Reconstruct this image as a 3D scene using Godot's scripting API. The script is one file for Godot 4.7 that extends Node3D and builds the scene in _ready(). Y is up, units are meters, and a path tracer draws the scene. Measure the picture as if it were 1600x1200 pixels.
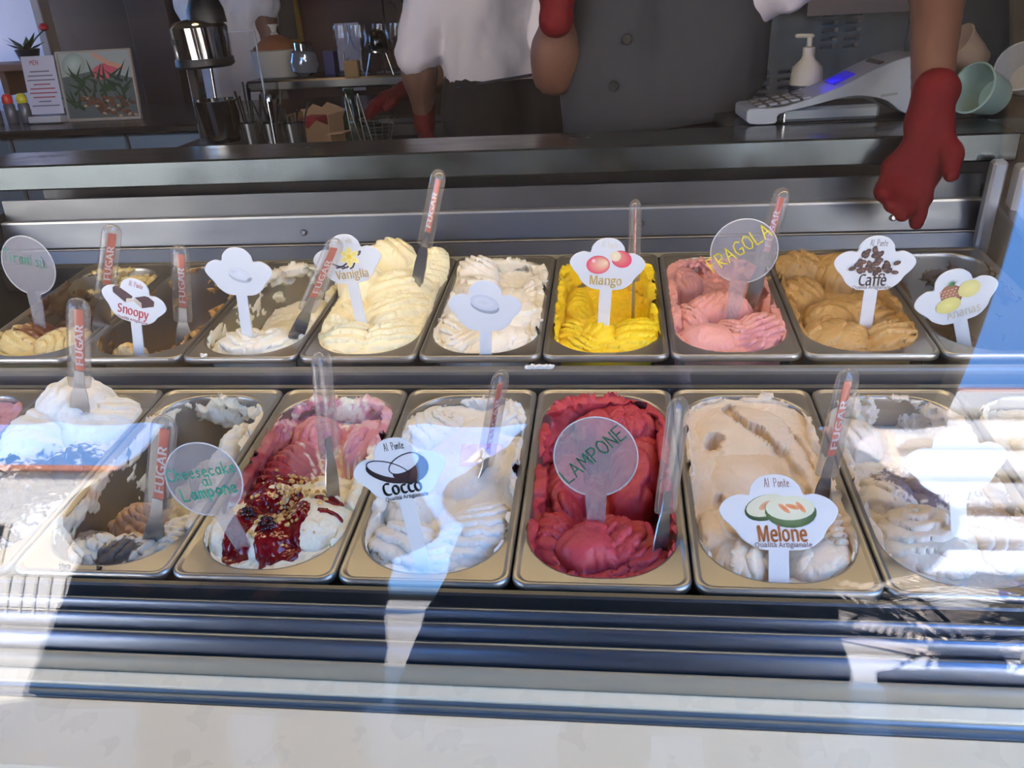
extends Node3D
# A gelato counter seen from the street through its curved front glass: two rows of steel pans, staff behind, street and passers-by mirrored in the pane.

var CASE := Transform3D(Basis(Vector3.RIGHT, deg_to_rad(5.0)), Vector3(0, 0.8, 0))   # the display well leans five degrees towards the customer
var names := {}
var mats := {}
var N1 := FastNoiseLite.new()
var N2 := FastNoiseLite.new()
var N3 := FastNoiseLite.new()
var font := SystemFont.new()


func _ready() -> void:
	# ---- camera, sky, sun, large lights, exposure
	var cam := Camera3D.new()
	cam.name = "camera"
	cam.fov = 48.72
	cam.near = 0.02
	cam.transform = Transform3D(Basis(Vector3(0.9930, -0.0516, -0.1066), Vector3(0.0011, 0.9041, -0.4273), Vector3(0.1185, 0.4242, 0.8978)).orthonormalized(), Vector3(0.0966, 1.3059, 0.6315))
	add_child(cam)
	var env := Environment.new()
	env.background_mode = Environment.BG_SKY
	var sm := ProceduralSkyMaterial.new()
	sm.sky_top_color = Color(0.44, 0.66, 0.98)
	sm.sky_horizon_color = Color(0.50, 0.72, 0.97)
	sm.sky_curve = 0.12
	sm.ground_horizon_color = Color(0.62, 0.62, 0.60)
	sm.ground_bottom_color = Color(0.5, 0.48, 0.45)
	sm.sky_energy_multiplier = 1.0
	sm.ground_energy_multiplier = 0.3
	sm.energy_multiplier = 9.5
	var sky := Sky.new()
	sky.sky_material = sm
	env.sky = sky
	env.tonemap_mode = Environment.TONE_MAPPER_LINEAR
	env.tonemap_exposure = 0.9
	env.sdfgi_enabled = true
	env.ssao_enabled = true
	env.ssil_enabled = true
	var we := WorldEnvironment.new()
	we.name = "world_environment"
	we.environment = env
	add_child(we)
	var sun := DirectionalLight3D.new()
	sun.name = "sun"
	sun.light_color = Color(1.0, 0.97, 0.93)
	sun.light_energy = 36.0
	sun.light_angular_distance = 0.53
	sun.sky_mode = DirectionalLight3D.SKY_MODE_LIGHT_ONLY
	sun.shadow_enabled = true
	sun.basis = Basis.looking_at(Vector3(0.20, -0.69, 0.69).normalized(), Vector3.UP)
	add_child(sun)
	# ---- noises and font
	N1.seed = 11
	N1.frequency = 1.0
	N1.fractal_octaves = 3
	N2.seed = 23
	N2.frequency = 1.0
	N2.fractal_type = FastNoiseLite.FRACTAL_RIDGED
	N2.fractal_octaves = 4
	N3.seed = 37
	N3.frequency = 1.0
	N3.fractal_type = FastNoiseLite.FRACTAL_NONE
	font.font_names = PackedStringArray(["Droid Sans"])
	build_setting()
	build_street()
	build_case()
	build_pans()
	build_signs()
	build_spatulas()
	build_bar()
	build_staff()
	build_customers()


# ------------------------------------------------------------------ helpers

class Shape:
	var st := SurfaceTool.new()
	var group := 1
	func _init() -> void:
		st.begin(Mesh.PRIMITIVE_TRIANGLES)
	func tri(a: Vector3, b: Vector3, c: Vector3) -> void:
		st.add_vertex(a)
		st.add_vertex(b)
		st.add_vertex(c)
	func color(c: Color) -> void:
		st.set_color(c.srgb_to_linear())
	func poly(p: Array, out: Vector3, g := -1) -> void:   # a flat convex face that looks towards out
		st.set_smooth_group(0xFFFFFFFF if g < 0 else g)
		var n: Vector3 = (p[2] - p[0]).cross(p[1] - p[0])
		var flip: bool = n.dot(out) < 0.0
		for i in range(1, p.size() - 1):
			if flip:
				tri(p[0], p[i + 1], p[i])
			else:
				tri(p[0], p[i], p[i + 1])
	func box(c: Vector3, size: Vector3, bev := 0.0, turn := Basis()) -> void:
		var h := size * 0.5
		var b: float = minf(bev, minf(h.x, minf(h.y, h.z)) * 0.9)
		for a in 3:
			var u := (a + 1) % 3
			var v := (a + 2) % 3
			for s in [-1.0, 1.0]:
				var q := []
				for k in [[-1, -1], [1, -1], [1, 1], [-1, 1]]:
					var p := Vector3()
					p[a] = s * h[a]
					p[u] = k[0] * (h[u] - b)
					p[v] = k[1] * (h[v] - b)
					q.append(c + turn * p)
				var o := Vector3()
				o[a] = s
				poly(q, turn * o)
			if b > 0.0:
				for su in [-1.0, 1.0]:
					for sv in [-1.0, 1.0]:
						var q := []
						for k in [[0, -1], [0, 1], [1, 1], [1, -1]]:
							var p := Vector3()
							p[a] = k[1] * (h[a] - b)
							p[u] = su * (h[u] - (b if k[0] == 1 else 0.0))
							p[v] = sv * (h[v] - (b if k[0] == 0 else 0.0))
							q.append(c + turn * p)
						var o := Vector3()
						o[u] = su
						o[v] = sv
						poly(q, turn * o)
		if b > 0.0:
			for sx in [-1.0, 1.0]:
				for sy in [-1.0, 1.0]:
					for sz in [-1.0, 1.0]:
						var s := Vector3(sx, sy, sz)
						poly([c + turn * (s * Vector3(h.x, h.y - b, h.z - b)), c + turn * (s * Vector3(h.x - b, h.y, h.z - b)), c + turn * (s * Vector3(h.x - b, h.y - b, h.z))], turn * s)
	func rings(loops: Array, closed_ends := true, sharp := 40.0) -> void:   # joins rings of equal count; outside when each ring runs clockwise seen from the last one
		var n: int = loops[0].size()
		var mids := []
		for l in loops:
			var m := Vector3()
			for p in l:
				m += p
			mids.append(m / n)
		var last := Vector3()
		for i in loops.size() - 1:
			var d: Vector3 = loops[i + 1][0] - loops[i][0]
			if i > 0 and d.length() > 1e-7 and last.length() > 1e-7 and rad_to_deg(d.angle_to(last)) > sharp:
				group += 1
			if d.length() > 1e-7:
				last = d
			st.set_smooth_group(group)
			for j in n:
				var k := (j + 1) % n
				var a: Vector3 = loops[i][j]
				var b: Vector3 = loops[i][k]
				var c: Vector3 = loops[i + 1][k]
				var e: Vector3 = loops[i + 1][j]
				if a.distance_squared_to(b) > 1e-14:
					tri(a, b, c)
				if c.distance_squared_to(e) > 1e-14:
					tri(a, c, e)
		if closed_ends:
			for end in [0, loops.size() - 1]:
				group += 1
				st.set_smooth_group(group)
				for j in n:
					var k := (j + 1) % n
					if end == 0:
						tri(mids[0], loops[0][k], loops[0][j])
					else:
						tri(mids[end], loops[end][j], loops[end][k])
		group += 1
	func lathe(prof: Array, seg: int, t := Transform3D(), ends := true) -> void:   # prof of Vector2(radius, height), from the bottom up on the outside
		var loops := []
		for p in prof:
			var l := []
			for j in seg:
				var a := TAU * j / seg
				l.append(t * Vector3(p.x * cos(a), p.y, p.x * sin(a)))
			loops.append(l)
		rings(loops, ends)
	func tube(pts: Array, radius: Variant, seg := 8, flat := 1.0) -> void:
		var loops := []
		var up := Vector3(0.03, 1, 0.05)
		var n := Vector3()
		for i in pts.size():
			var d: Vector3 = (pts[mini(i + 1, pts.size() - 1)] - pts[maxi(i - 1, 0)]).normalized()
			if i == 0:
				n = d.cross(up if absf(d.dot(up.normalized())) < 0.95 else Vector3(1, 0, 0.1)).normalized()
			else:
				n = (n - d * n.dot(d)).normalized()
			var b := d.cross(n)
			var r: float = radius[i] if radius is Array else radius
			var l := []
			for j in seg:
				var a := TAU * j / seg
				l.append(pts[i] + (n * cos(a) + b * sin(a) * flat) * r)
			l.reverse()
			loops.append(l)
		rings(loops, true, 170.0)
	func prism(p2: PackedVector2Array, z0: float, z1: float, bev := 0.0, t := Transform3D()) -> void:
		var p := p2.duplicate()
		if Geometry2D.is_polygon_clockwise(p):
			p.reverse()
		var n := p.size()
		var inset := PackedVector2Array()
		for i in n:
			var e0 := (p[i] - p[(i + n - 1) % n]).normalized()
			var e1 := (p[(i + 1) % n] - p[i]).normalized()
			var m := (e0 + e1)
			m = Vector2(-m.y, m.x).normalized()
			inset.append(p[i] + m * bev / maxf(0.5, m.dot(Vector2(-e1.y, e1.x))))
		var idx := Geometry2D.triangulate_polygon(inset)
		for i in range(0, idx.size(), 3):
			var q := [inset[idx[i]], inset[idx[i + 1]], inset[idx[i + 2]]]
			poly([t * Vector3(q[0].x, q[0].y, z1), t * Vector3(q[1].x, q[1].y, z1), t * Vector3(q[2].x, q[2].y, z1)], t.basis.z)
			poly([t * Vector3(q[0].x, q[0].y, z0), t * Vector3(q[1].x, q[1].y, z0), t * Vector3(q[2].x, q[2].y, z0)], -t.basis.z)
		var levels := [[inset, z0], [p, z0 + bev], [p, z1 - bev], [inset, z1]] if bev > 0.0 else [[p, z0], [p, z1]]
		var loops := []
		for l in levels:
			var r := []
			for v in l[0]:
				r.append(t * Vector3(v.x, v.y, l[1]))
			r.reverse()
			loops.append(r)
		# sides only, each edge split where the outline turns
		for i in loops.size() - 1:
			for j in n:
				var k := (j + 1) % n
				var o: Vector3 = (loops[i][j] - loops[i][k]).cross(t.basis.z) * signf(t.basis.determinant())
				poly([loops[i][j], loops[i][k], loops[i + 1][k], loops[i + 1][j]], o, -1 if n < 12 else 900 + i)
	func mesh() -> ArrayMesh:
		st.generate_normals()
		st.index()
		return st.commit()


class Print:   # flat printing or marker lines on a surface: thin layers of colour in the plane z = 0
	var st := SurfaceTool.new()
	var z := 0.0
	func _init() -> void:
		st.begin(Mesh.PRIMITIVE_TRIANGLES)
	func tri(a: Vector2, b: Vector2, c: Vector2, ca: Color, cb: Color, cc: Color) -> void:
		var flip := (c - a).cross(b - a) < 0.0
		for k in ([[a, ca], [c, cc], [b, cb]] if flip else [[a, ca], [b, cb], [c, cc]]):
			st.set_normal(Vector3(0, 0, 1))
			st.set_color(k[1].srgb_to_linear())
			st.add_vertex(Vector3(k[0].x, k[0].y, z))
	func ell(c: Vector2, r: Vector2, rot: float, ci: Color, co: Color, off := Vector2.ZERO) -> void:
		z += 0.00003
		var m := c + Vector2(off.x * r.x, off.y * r.y).rotated(rot)
		for j in 20:
			var a := c + Vector2(cos(TAU * j / 20.0) * r.x, sin(TAU * j / 20.0) * r.y).rotated(rot)
			var b := c + Vector2(cos(TAU * (j + 1) / 20.0) * r.x, sin(TAU * (j + 1) / 20.0) * r.y).rotated(rot)
			tri(m, a, b, ci, co, co)
	func pol(p: PackedVector2Array, col: Color) -> void:
		z += 0.00003
		var idx := Geometry2D.triangulate_polygon(p)
		for i in range(0, idx.size(), 3):
			tri(p[idx[i]], p[idx[i + 1]], p[idx[i + 2]], col, col, col)
	func line(p: Array, w: float, col: Color) -> void:
		z += 0.00002
		for i in p.size() - 1:
			var d: Vector2 = (p[i + 1] - p[i]).normalized() * w * 0.5
			var q := Vector2(-d.y, d.x)
			var a: Vector2 = p[i] - d * 0.6
			var b: Vector2 = p[i + 1] + d * 0.6
			tri(a + q, b + q, b - q, col, col, col)
			tri(a + q, b - q, a - q, col, col, col)
	func write(text: String, at: Vector2, size: float, w: float, col: Color, rot := 0.0, squeeze := 1.0) -> void:
		var x := 0.0
		for ch in text:
			var g: Array = GLYPH.get(ch, [])
			var most := 0.35
			for s in g:
				var p := []
				for i in range(0, s.size(), 2):
					most = maxf(most, s[i])
					p.append(at + Vector2((x + s[i]) * size * squeeze, s[i + 1] * size).rotated(rot))
				line(p, w, col)
			x += most + 0.22
	const GLYPH := {
		"A": [[0, 0, 0.3, 1, 0.6, 0], [0.12, 0.38, 0.5, 0.38]], "B": [[0, 0, 0, 1]], "C": [[0.6, 0.85, 0.35, 1, 0.08, 0.8, 0, 0.45, 0.1, 0.1, 0.4, 0, 0.62, 0.12]],
		"E": [[0.5, 1, 0, 1, 0, 0, 0.5, 0], [0, 0.52, 0.4, 0.52]], "F": [[0, 0, 0, 1, 0.5, 1], [0, 0.55, 0.4, 0.55]], "G": [[0.6, 0.85, 0.35, 1, 0.08, 0.8, 0, 0.4, 0.15, 0.05, 0.5, 0.02, 0.6, 0.4, 0.35, 0.4]],
		"L": [[0, 1, 0, 0, 0.5, 0]], "M": [[0, 0, 0.08, 1, 0.35, 0.4, 0.62, 1, 0.7, 0]], "N": [[0, 0, 0, 1, 0.5, 0, 0.5, 1]], "O": [[0.3, 1, 0.05, 0.8, 0, 0.4, 0.15, 0.05, 0.4, 0, 0.6, 0.3, 0.58, 0.75, 0.3, 1]],
		"P": [[0, 0, 0, 1, 0.4, 0.95, 0.5, 0.72, 0.35, 0.5, 0, 0.48]], "R": [[0, 0, 0, 1, 0.4, 0.95, 0.48, 0.72, 0.35, 0.52, 0, 0.48, 0.5, 0]], "T": [[0, 1, 0.6, 1], [0.3, 1, 0.3, 0]], "Q": [[0.3, 1, 0, 0.5, 0.3, 0, 0.6, 0.5, 0.3, 1], [0.4, 0.25, 0.65, -0.05]],
		"a": [[0.4, 0.5, 0.2, 0.62, 0, 0.3, 0.2, 0, 0.4, 0.15, 0.42, 0.6, 0.48, 0]], "b": [[0, 1, 0, 0, 0.3, 0, 0.42, 0.3, 0.25, 0.58, 0, 0.45]], "c": [[0.4, 0.5, 0.2, 0.62, 0, 0.3, 0.2, 0, 0.42, 0.1]],
		"e": [[0, 0.32, 0.4, 0.38, 0.3, 0.6, 0.1, 0.55, 0, 0.25, 0.18, 0, 0.42, 0.1]], "g": [[0.4, 0.5, 0.2, 0.62, 0, 0.3, 0.2, 0.05, 0.4, 0.2, 0.42, 0.6, 0.38, -0.3, 0.05, -0.3]], "h": [[0, 1, 0, 0], [0, 0.4, 0.2, 0.6, 0.38, 0.5, 0.4, 0]],
		"i": [[0.05, 0.6, 0.05, 0], [0.05, 0.82, 0.06, 0.86]], "k": [[0, 1, 0, 0], [0.4, 0.6, 0, 0.28, 0.42, 0]], "l": [[0.05, 1, 0.05, 0]], "m": [[0, 0, 0, 0.6], [0, 0.45, 0.2, 0.6, 0.28, 0], [0.28, 0.45, 0.45, 0.6, 0.55, 0]],
		"n": [[0, 0, 0, 0.6], [0, 0.42, 0.22, 0.6, 0.38, 0.45, 0.4, 0]], "o": [[0.2, 0.6, 0, 0.35, 0.15, 0, 0.38, 0.15, 0.4, 0.45, 0.2, 0.6]], "p": [[0, 0.6, 0, -0.35], [0, 0.5, 0.28, 0.6, 0.42, 0.3, 0.25, 0, 0, 0.1]],
		"r": [[0, 0.6, 0, 0], [0, 0.4, 0.18, 0.6, 0.35, 0.55]], "s": [[0.36, 0.52, 0.15, 0.6, 0.04, 0.45, 0.32, 0.2, 0.2, 0, 0, 0.08]], "t": [[0.15, 0.9, 0.15, 0.1, 0.35, 0], [0, 0.6, 0.35, 0.6]],
		"u": [[0, 0.6, 0.05, 0.08, 0.25, 0, 0.4, 0.2, 0.42, 0.6, 0.45, 0]], "ù": [[0, 0.6, 0.05, 0.08, 0.25, 0, 0.4, 0.2, 0.42, 0.6, 0.45, 0], [0.1, 0.95, 0.28, 0.75]], "à": [[0.4, 0.5, 0.2, 0.62, 0, 0.3, 0.2, 0, 0.4, 0.15, 0.42, 0.6, 0.48, 0], [0.1, 0.95, 0.28, 0.75]], " ": [],
	}


func mat(key: String, col := Color.WHITE, rough := 0.6, metal := 0.0) -> StandardMaterial3D:
	if mats.has(key):
		return mats[key]
	var m := StandardMaterial3D.new()
	m.resource_name = key
	m.albedo_color = col
	m.roughness = rough
	m.metallic = metal
	mats[key] = m
	return m


func noise_tex(freq: float, lo: float, hi: float, size := 256, kind := FastNoiseLite.TYPE_SIMPLEX_SMOOTH, sd := 3) -> NoiseTexture2D:
	var n := FastNoiseLite.new()
	n.seed = sd
	n.frequency = freq
	n.noise_type = kind
	n.fractal_octaves = 4
	var t := NoiseTexture2D.new()
	t.width = size
	t.height = size
	t.seamless = true
	t.noise = n
	var g := Gradient.new()
	g.set_color(0, Color(lo, lo, lo))
	g.set_color(1, Color(hi, hi, hi))
	t.color_ramp = g
	return t


func steel(key: String, col: Color, r0: float, r1: float, scale := Vector3(1.2, 9, 9)) -> StandardMaterial3D:   # brushed steel with smudges: the roughness varies
	var m := mat(key, col, 1.0, 0.92)
	m.roughness_texture = noise_tex(0.012, r0, r1)
	m.uv1_triplanar = true
	m.uv1_world_triplanar = true
	m.uv1_scale = scale
	return m


func numbered(n: String) -> String:
	if not names.has(n):
		names[n] = 0
		return n
	names[n] += 1
	return "%s_%03d" % [n, names[n]]


func thing(called: String, label: String, category: String, t := Transform3D(), group := "") -> Node3D:
	var o := Node3D.new()
	o.name = numbered(called)
	add_child(o)
	o.transform = t
	tag(o, label, category, group)
	return o


func tag(o: Node3D, label: String, category: String, group := "") -> void:
	o.set_meta("label", label)
	o.set_meta("category", category)
	if group:
		o.set_meta("group", group)


func put(called: String, m: Mesh, material: Material, parent: Node = self, t := Transform3D()) -> MeshInstance3D:
	var o := MeshInstance3D.new()
	o.name = numbered(called) if parent == self else called
	o.mesh = m
	o.material_override = material
	o.transform = t
	parent.add_child(o, true)
	return o


func struct(called: String, m: Mesh, material: Material) -> MeshInstance3D:
	var o := put(called, m, material)
	o.set_meta("kind", "structure")
	return o


func bx(c: Vector3, size: Vector3, bev := 0.0, turn := Basis()) -> ArrayMesh:
	var s := Shape.new()
	s.box(c, size, bev, turn)
	return s.mesh()


func lath(prof: Array, seg := 20, t := Transform3D(), ends := true) -> ArrayMesh:
	var s := Shape.new()
	s.lathe(prof, seg, t, ends)
	return s.mesh()


func tub(pts: Array, r: Variant, seg := 8, flat := 1.0) -> ArrayMesh:
	var s := Shape.new()
	s.tube(pts, r, seg, flat)
	return s.mesh()


func prisms(p: PackedVector2Array, z0: float, z1: float, bev := 0.0, t := Transform3D()) -> ArrayMesh:
	var s := Shape.new()
	s.prism(p, z0, z1, bev, t)
	return s.mesh()


func text_mesh(text: String, height: float, depth := 0.0003) -> TextMesh:
	var t := TextMesh.new()
	t.text = text
	t.font = font
	t.font_size = 32
	t.pixel_size = height / 32.0
	t.depth = depth
	t.curve_step = 2.0
	return t


func at(p: Vector3, turn := 0.0) -> Transform3D:
	return Transform3D(Basis(Vector3.UP, turn), p)


func smooth_line(p: PackedVector2Array, steps := 5) -> PackedVector2Array:   # a closed rounded outline through the points
	var r := PackedVector2Array()
	var n := p.size()
	for i in n:
		for k in steps:
			r.append(p[i].cubic_interpolate(p[(i + 1) % n], p[(i + n - 1) % n], p[(i + 2) % n], float(k) / steps))
	return r


func dup(o: Node3D, t: Transform3D, label: String) -> Node3D:
	var c: Node3D = o.duplicate()
	var b: String = o.name
	c.name = numbered(b)
	add_child(c)
	c.transform = t
	c.set_meta("label", label)
	return c


# ------------------------------------------------------------------ the shop and the street

func build_setting() -> void:
	var floor_m := mat("dark_floor", Color(0.22, 0.19, 0.17), 0.6)
	var wall_m := mat("taupe_plaster", Color(0.36, 0.32, 0.30), 0.85)
	wall_m.roughness_texture = noise_tex(0.03, 0.7, 1.0)
	wall_m.uv1_triplanar = true
	var dark_m := mat("brown_panel", Color(0.17, 0.12, 0.11), 0.6)
	struct("floor", bx(Vector3(-0.6, -0.05, -1.75), Vector3(5.4, 0.1, 3.9)), floor_m)
	struct("ceiling", bx(Vector3(-0.6, 2.95, -1.75), Vector3(5.4, 0.5, 3.9)), mat("ceiling_paint", Color(0.45, 0.42, 0.38), 0.9))
	struct("wall_back", bx(Vector3(-0.6, 1.4, -3.75), Vector3(5.4, 2.8, 0.2)), wall_m)
	for q in [[0.5, 1.0, -1.8, 3.7], [2.45, 0.7, -1.8, 3.7], [1.55, 1.1, -1.1, 2.3], [1.55, 1.1, -3.5, 0.3]]:
		struct("wall_left", bx(Vector3(-3.2, q[0], q[2]), Vector3(0.2, q[1], q[3])), wall_m)
	var wf := mat("window_frame", Color(0.6, 0.58, 0.56), 0.5)
	var win := struct("window_1", bx(Vector3(-3.18, 1.03, -2.8), Vector3(0.16, 0.06, 1.1), 0.004), wf)
	for q in [[2.07, -2.8, 0.06, 1.1], [1.55, -2.28, 1.1, 0.06], [1.55, -3.32, 1.1, 0.06]]:
		put("window_frame", bx(Vector3(-3.18, q[0], q[1]), Vector3(0.08, q[2], q[3]), 0.004), wf, win)
	var clear := mat("window_glass", Color(1, 1, 1, 0.0), 0.02)
	clear.transparency = BaseMaterial3D.TRANSPARENCY_ALPHA
	put("pane", bx(Vector3(-3.2, 1.55, -2.8), Vector3(0.006, 1.0, 1.0)), clear, win)
	struct("wall_right", bx(Vector3(2.0, 1.4, -1.8), Vector3(0.2, 2.8, 3.7)), wall_m)
	# the front wall leaves the counter open: piers at both ends and a lintel
	struct("wall_front", bx(Vector3(-2.55, 1.4, 0.08), Vector3(1.2, 2.8, 0.2)), wall_m)
	struct("trim_1", bx(Vector3(-0.2, 2.6, 0.08), Vector3(3.6, 0.5, 0.2)), dark_m)
	struct("trim_2", bx(Vector3(1.51, 1.4, 0.08), Vector3(0.82, 2.8, 0.2)), wall_m)
	# behind the staff: a dark pillar, a tall dark panel, pale door frames
	struct("wall_pillar", bx(Vector3(-1.865, 1.35, -3.2), Vector3(0.18, 2.7, 0.2), 0.004), dark_m)
	struct("trim_3", bx(Vector3(-1.27, 1.35, -3.6), Vector3(0.62, 2.7, 0.06), 0.004), mat("wine_panel", Color(0.24, 0.14, 0.12), 0.6))
	var white := mat("white_paint", Color(0.74, 0.72, 0.76), 0.7)
	var d := struct("door_1", bx(Vector3(-2.66, 1.05, -3.32), Vector3(0.33, 2.1, 0.05), 0.004), white)
	put("door_frame", bx(Vector3(-2.47, 1.07, -3.31), Vector3(0.04, 2.14, 0.08), 0.004), mat("door_frame", Color(0.5, 0.46, 0.44), 0.6), d)
	struct("trim_4", bx(Vector3(-1.69, 1.35, -3.62), Vector3(0.2, 2.7, 0.06), 0.004), white)
	struct("trim_5", bx(Vector3(-0.72, 1.35, -3.62), Vector3(0.5, 2.7, 0.06), 0.004), mat("wood_panel", Color(0.40, 0.30, 0.22), 0.6))
	struct("trim_6", bx(Vector3(-0.87, 1.29, -3.42), Vector3(0.04, 0.95, 0.05), 0.004, Basis(Vector3(0, 0, 1), 0.72)), mat("dark_wood", Color(0.2, 0.13, 0.09), 0.6))
	var lamp := thing("ceiling_lamp", "round warm ceiling lamp over the back bar", "lamp", Transform3D(Basis(), Vector3(-1.3, 2.7, -2.3)))
	put("lamp_housing", lath([Vector2(0.16, -0.06), Vector2(0.17, -0.02), Vector2(0.15, 0.0)], 28), mat("white_paint"), lamp)
	var glow := mat("lamp_glow", Color(1, 0.9, 0.75), 0.5)
	glow.emission_enabled = true
	glow.emission = Color(1.0, 0.82, 0.58)
	glow.emission_energy_multiplier = 2.0
	put("lamp_diffuser", lath([Vector2(0.14, -0.066), Vector2(0.145, -0.061)], 28), glow, lamp)
	var l := SpotLight3D.new()
	l.name = "lamp_light"
	l.light_color = Color(1.0, 0.82, 0.6)
	l.light_energy = 0.3
	l.light_size = 0.14
	l.spot_angle = 80.0
	l.spot_range = 8.0
	l.spot_attenuation = 2.0
	l.shadow_enabled = true
	l.position = Vector3(0, -0.08, 0)
	l.rotation.x = -PI / 2
	lamp.add_child(l)
	# warm lamp bar above the open back of the gelato well
	var bar := thing("lamp_bar", "slim warm lamp bar on two posts above the gelato well", "lamp", Transform3D(Basis(), Vector3(-0.2, 1.5, -0.46)))
	put("lamp_housing", bx(Vector3(0, 0.02, 0), Vector3(2.0, 0.03, 0.09), 0.006), mat("dark_metal", Color(0.12, 0.12, 0.13), 0.4, 0.7), bar)
	put("lamp_diffuser", bx(Vector3(0, 0.002, 0), Vector3(1.96, 0.006, 0.07)), glow, bar)
	for x in [-0.99, 0.99]:
		put("post", tub([Vector3(x, 0.01, 0.0), Vector3(x, -0.2, -0.22), Vector3(x, -0.47, -0.36)], 0.01, 10), mat("dark_metal"), bar)
	var a := AreaLight3D.new()
	a.name = "lamp_light"
	a.light_color = Color(1.0, 0.89, 0.70)
	a.light_energy = 0.65
	a.area_size = Vector2(1.96, 0.07)
	a.area_range = 6.0
	a.area_attenuation = 2.0
	a.shadow_enabled = true
	a.position = Vector3(0, -0.006, 0)
	a.rotation.x = -PI / 2
	bar.add_child(a)


func building(called: String, label: String, x0: float, x1: float, z: float, h: float, col: Color) -> Node3D:
	var b := thing(called, label, "building", at(Vector3((x0 + x1) * 0.5, 0, z)))
	var w := x1 - x0
	put("wall", bx(Vector3(0, h * 0.5, 2.0), Vector3(w, h, 4.0)), mat(called + "_wall", col, 0.9), b)
	put("roof", bx(Vector3(0, h + 0.08, 1.9), Vector3(w + 0.3, 0.16, 4.3)), mat("roof_tile", Color(0.52, 0.32, 0.26), 0.9), b)
	return b


func build_street() -> void:
	var stone := mat("street_stone", Color(0.53, 0.51, 0.48), 0.9)
	stone.albedo_texture = noise_tex(0.03, 0.8, 1.0)
	stone.uv1_triplanar = true
	stone.uv1_scale = Vector3(0.4, 0.4, 0.4)
	struct("ground", bx(Vector3(0, -0.1, 20.2), Vector3(80, 0.12, 40)), stone)
	struct("path", bx(Vector3(4.6, -0.035, 6.6), Vector3(8.4, 0.04, 3.4), 0.01), mat("pale_paving", Color(0.84, 0.81, 0.76), 0.9))
	# awning over the customers, on two arms
	var cloth := mat("awning_cloth", Color(0.42, 0.36, 0.29), 0.95)
	cloth.backlight_enabled = true
	cloth.backlight = Color(0.016, 0.014, 0.011)
	var aw := thing("awning", "cream cloth awning stretched out over the counter front", "awning")
	var xl := -3.0
	var xr := 1.50
	var s := Shape.new()
	var q := [Vector3(xl, 2.80, 0.2), Vector3(1.02, 2.80, 0.2), Vector3(xr, 2.26, 3.0), Vector3(xl, 2.26, 3.0)]
	var dn := Vector3(0, -0.012, 0)
	s.poly(q, Vector3.UP)
	s.poly([q[0] + dn, q[1] + dn, q[2] + dn, q[3] + dn], Vector3.DOWN)
	for k in 4:
		var e: Vector3 = q[(k + 1) % 4]
		s.poly([q[k], e, e + dn, q[k] + dn], (q[k] + e) * 0.5 - Vector3(-0.8, 2.5, 1.6))
	put("canopy", s.mesh(), cloth, aw)
	var n := 10
	for i in n:
		var w := (xr - xl) / n
		var x := xl + w * (i + 0.5)
		put("valance_flap", prisms(smooth_valance(w), -0.004, 0.004, 0.0, Transform3D(Basis(), Vector3(x, 2.245, 3.0))), cloth, aw)
	for e in [[xl + 0.04, xl + 0.04], [1.0, xr - 0.04]]:
		put("arm", tub([Vector3(e[0], 2.74, 0.2), Vector3(lerpf(e[0], e[1], 0.5), 2.48, 1.6), Vector3(e[1], 2.22, 2.97)], 0.035, 8), mat("beige_metal", Color(0.72, 0.62, 0.48), 0.6), aw)
	put("front_bar", tub([Vector3(xl, 2.24, 2.985), Vector3(xr, 2.24, 2.985)], 0.02, 8), mat("white_metal", Color(0.7, 0.68, 0.64), 0.5), aw)
	# across the street
	var b := building("house", "low white house across the street on the left", -20.0, -5.6, 13.0, 4.3, Color(0.9, 0.88, 0.84))
	for i in 5:
		var w := put("window", bx(Vector3(-5.6 + i * 2.6, 2.0, 0.0), Vector3(0.9, 1.3, 0.12), 0.02), mat("white_metal"), b)
		put("pane", bx(Vector3(-5.6 + i * 2.6, 2.0, -0.055), Vector3(0.74, 1.14, 0.03)), mat("dark_pane", Color(0.06, 0.07, 0.08), 0.1), w)
	var r := building("apartment_block", "white apartment block with long slatted balconies on the right", 3.0, 16.0, 8.4, 4.75, Color(0.78, 0.72, 0.66))
	for i in 7:
		put("balcony_slat", bx(Vector3(0, 1.05 + i * 0.58, -0.3), Vector3(12.9, 0.38, 0.5), 0.02), mat("white_wall", Color(0.93, 0.92, 0.9), 0.8), r)
	building("far_house", "pale far house at the end of the side street", -5.0, 2.2, 32.0, 3.0, Color(0.85, 0.78, 0.70))
	# white railing in front of the low house
	var rail := thing("railing", "white street railing in front of the low white house", "railing", at(Vector3(-8.2, 0, 10.5)))
	put("top_rail", bx(Vector3(0, 1.0, 0), Vector3(5.0, 0.06, 0.06), 0.01), mat("white_metal"), rail)
	for i in 26:
		put("baluster", bx(Vector3(-2.5 + i * 0.2, 0.48, 0), Vector3(0.035, 1.0, 0.035)), mat("white_metal"), rail)
	# road signs, mirrored in the pane
	var post := thing("crossing_sign", "square blue crossing sign with a white triangle on a grey post", "road sign", at(Vector3(-1.22, 0, 7.6), PI))
	put("post", tub([Vector3(0, -0.04, 0), Vector3(0, 3.5, 0)], 0.04, 8), mat("grey_metal", Color(0.5, 0.5, 0.5), 0.5, 0.5), post)
	put("panel", bx(Vector3(0, 3.3, 0.05), Vector3(0.42, 0.42, 0.02), 0.005), mat("sign_blue", Color(0.08, 0.22, 0.6), 0.5), post)
	var pr := Print.new()
	pr.pol(PackedVector2Array([Vector2(-0.16, -0.14), Vector2(0.16, -0.14), Vector2(0, 0.15)]), Color(0.95, 0.95, 0.95))
	pr.line([Vector2(0.0, 0.04), Vector2(0.0, -0.05), Vector2(-0.05, -0.12)], 0.025, Color(0.05, 0.05, 0.06))
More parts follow.
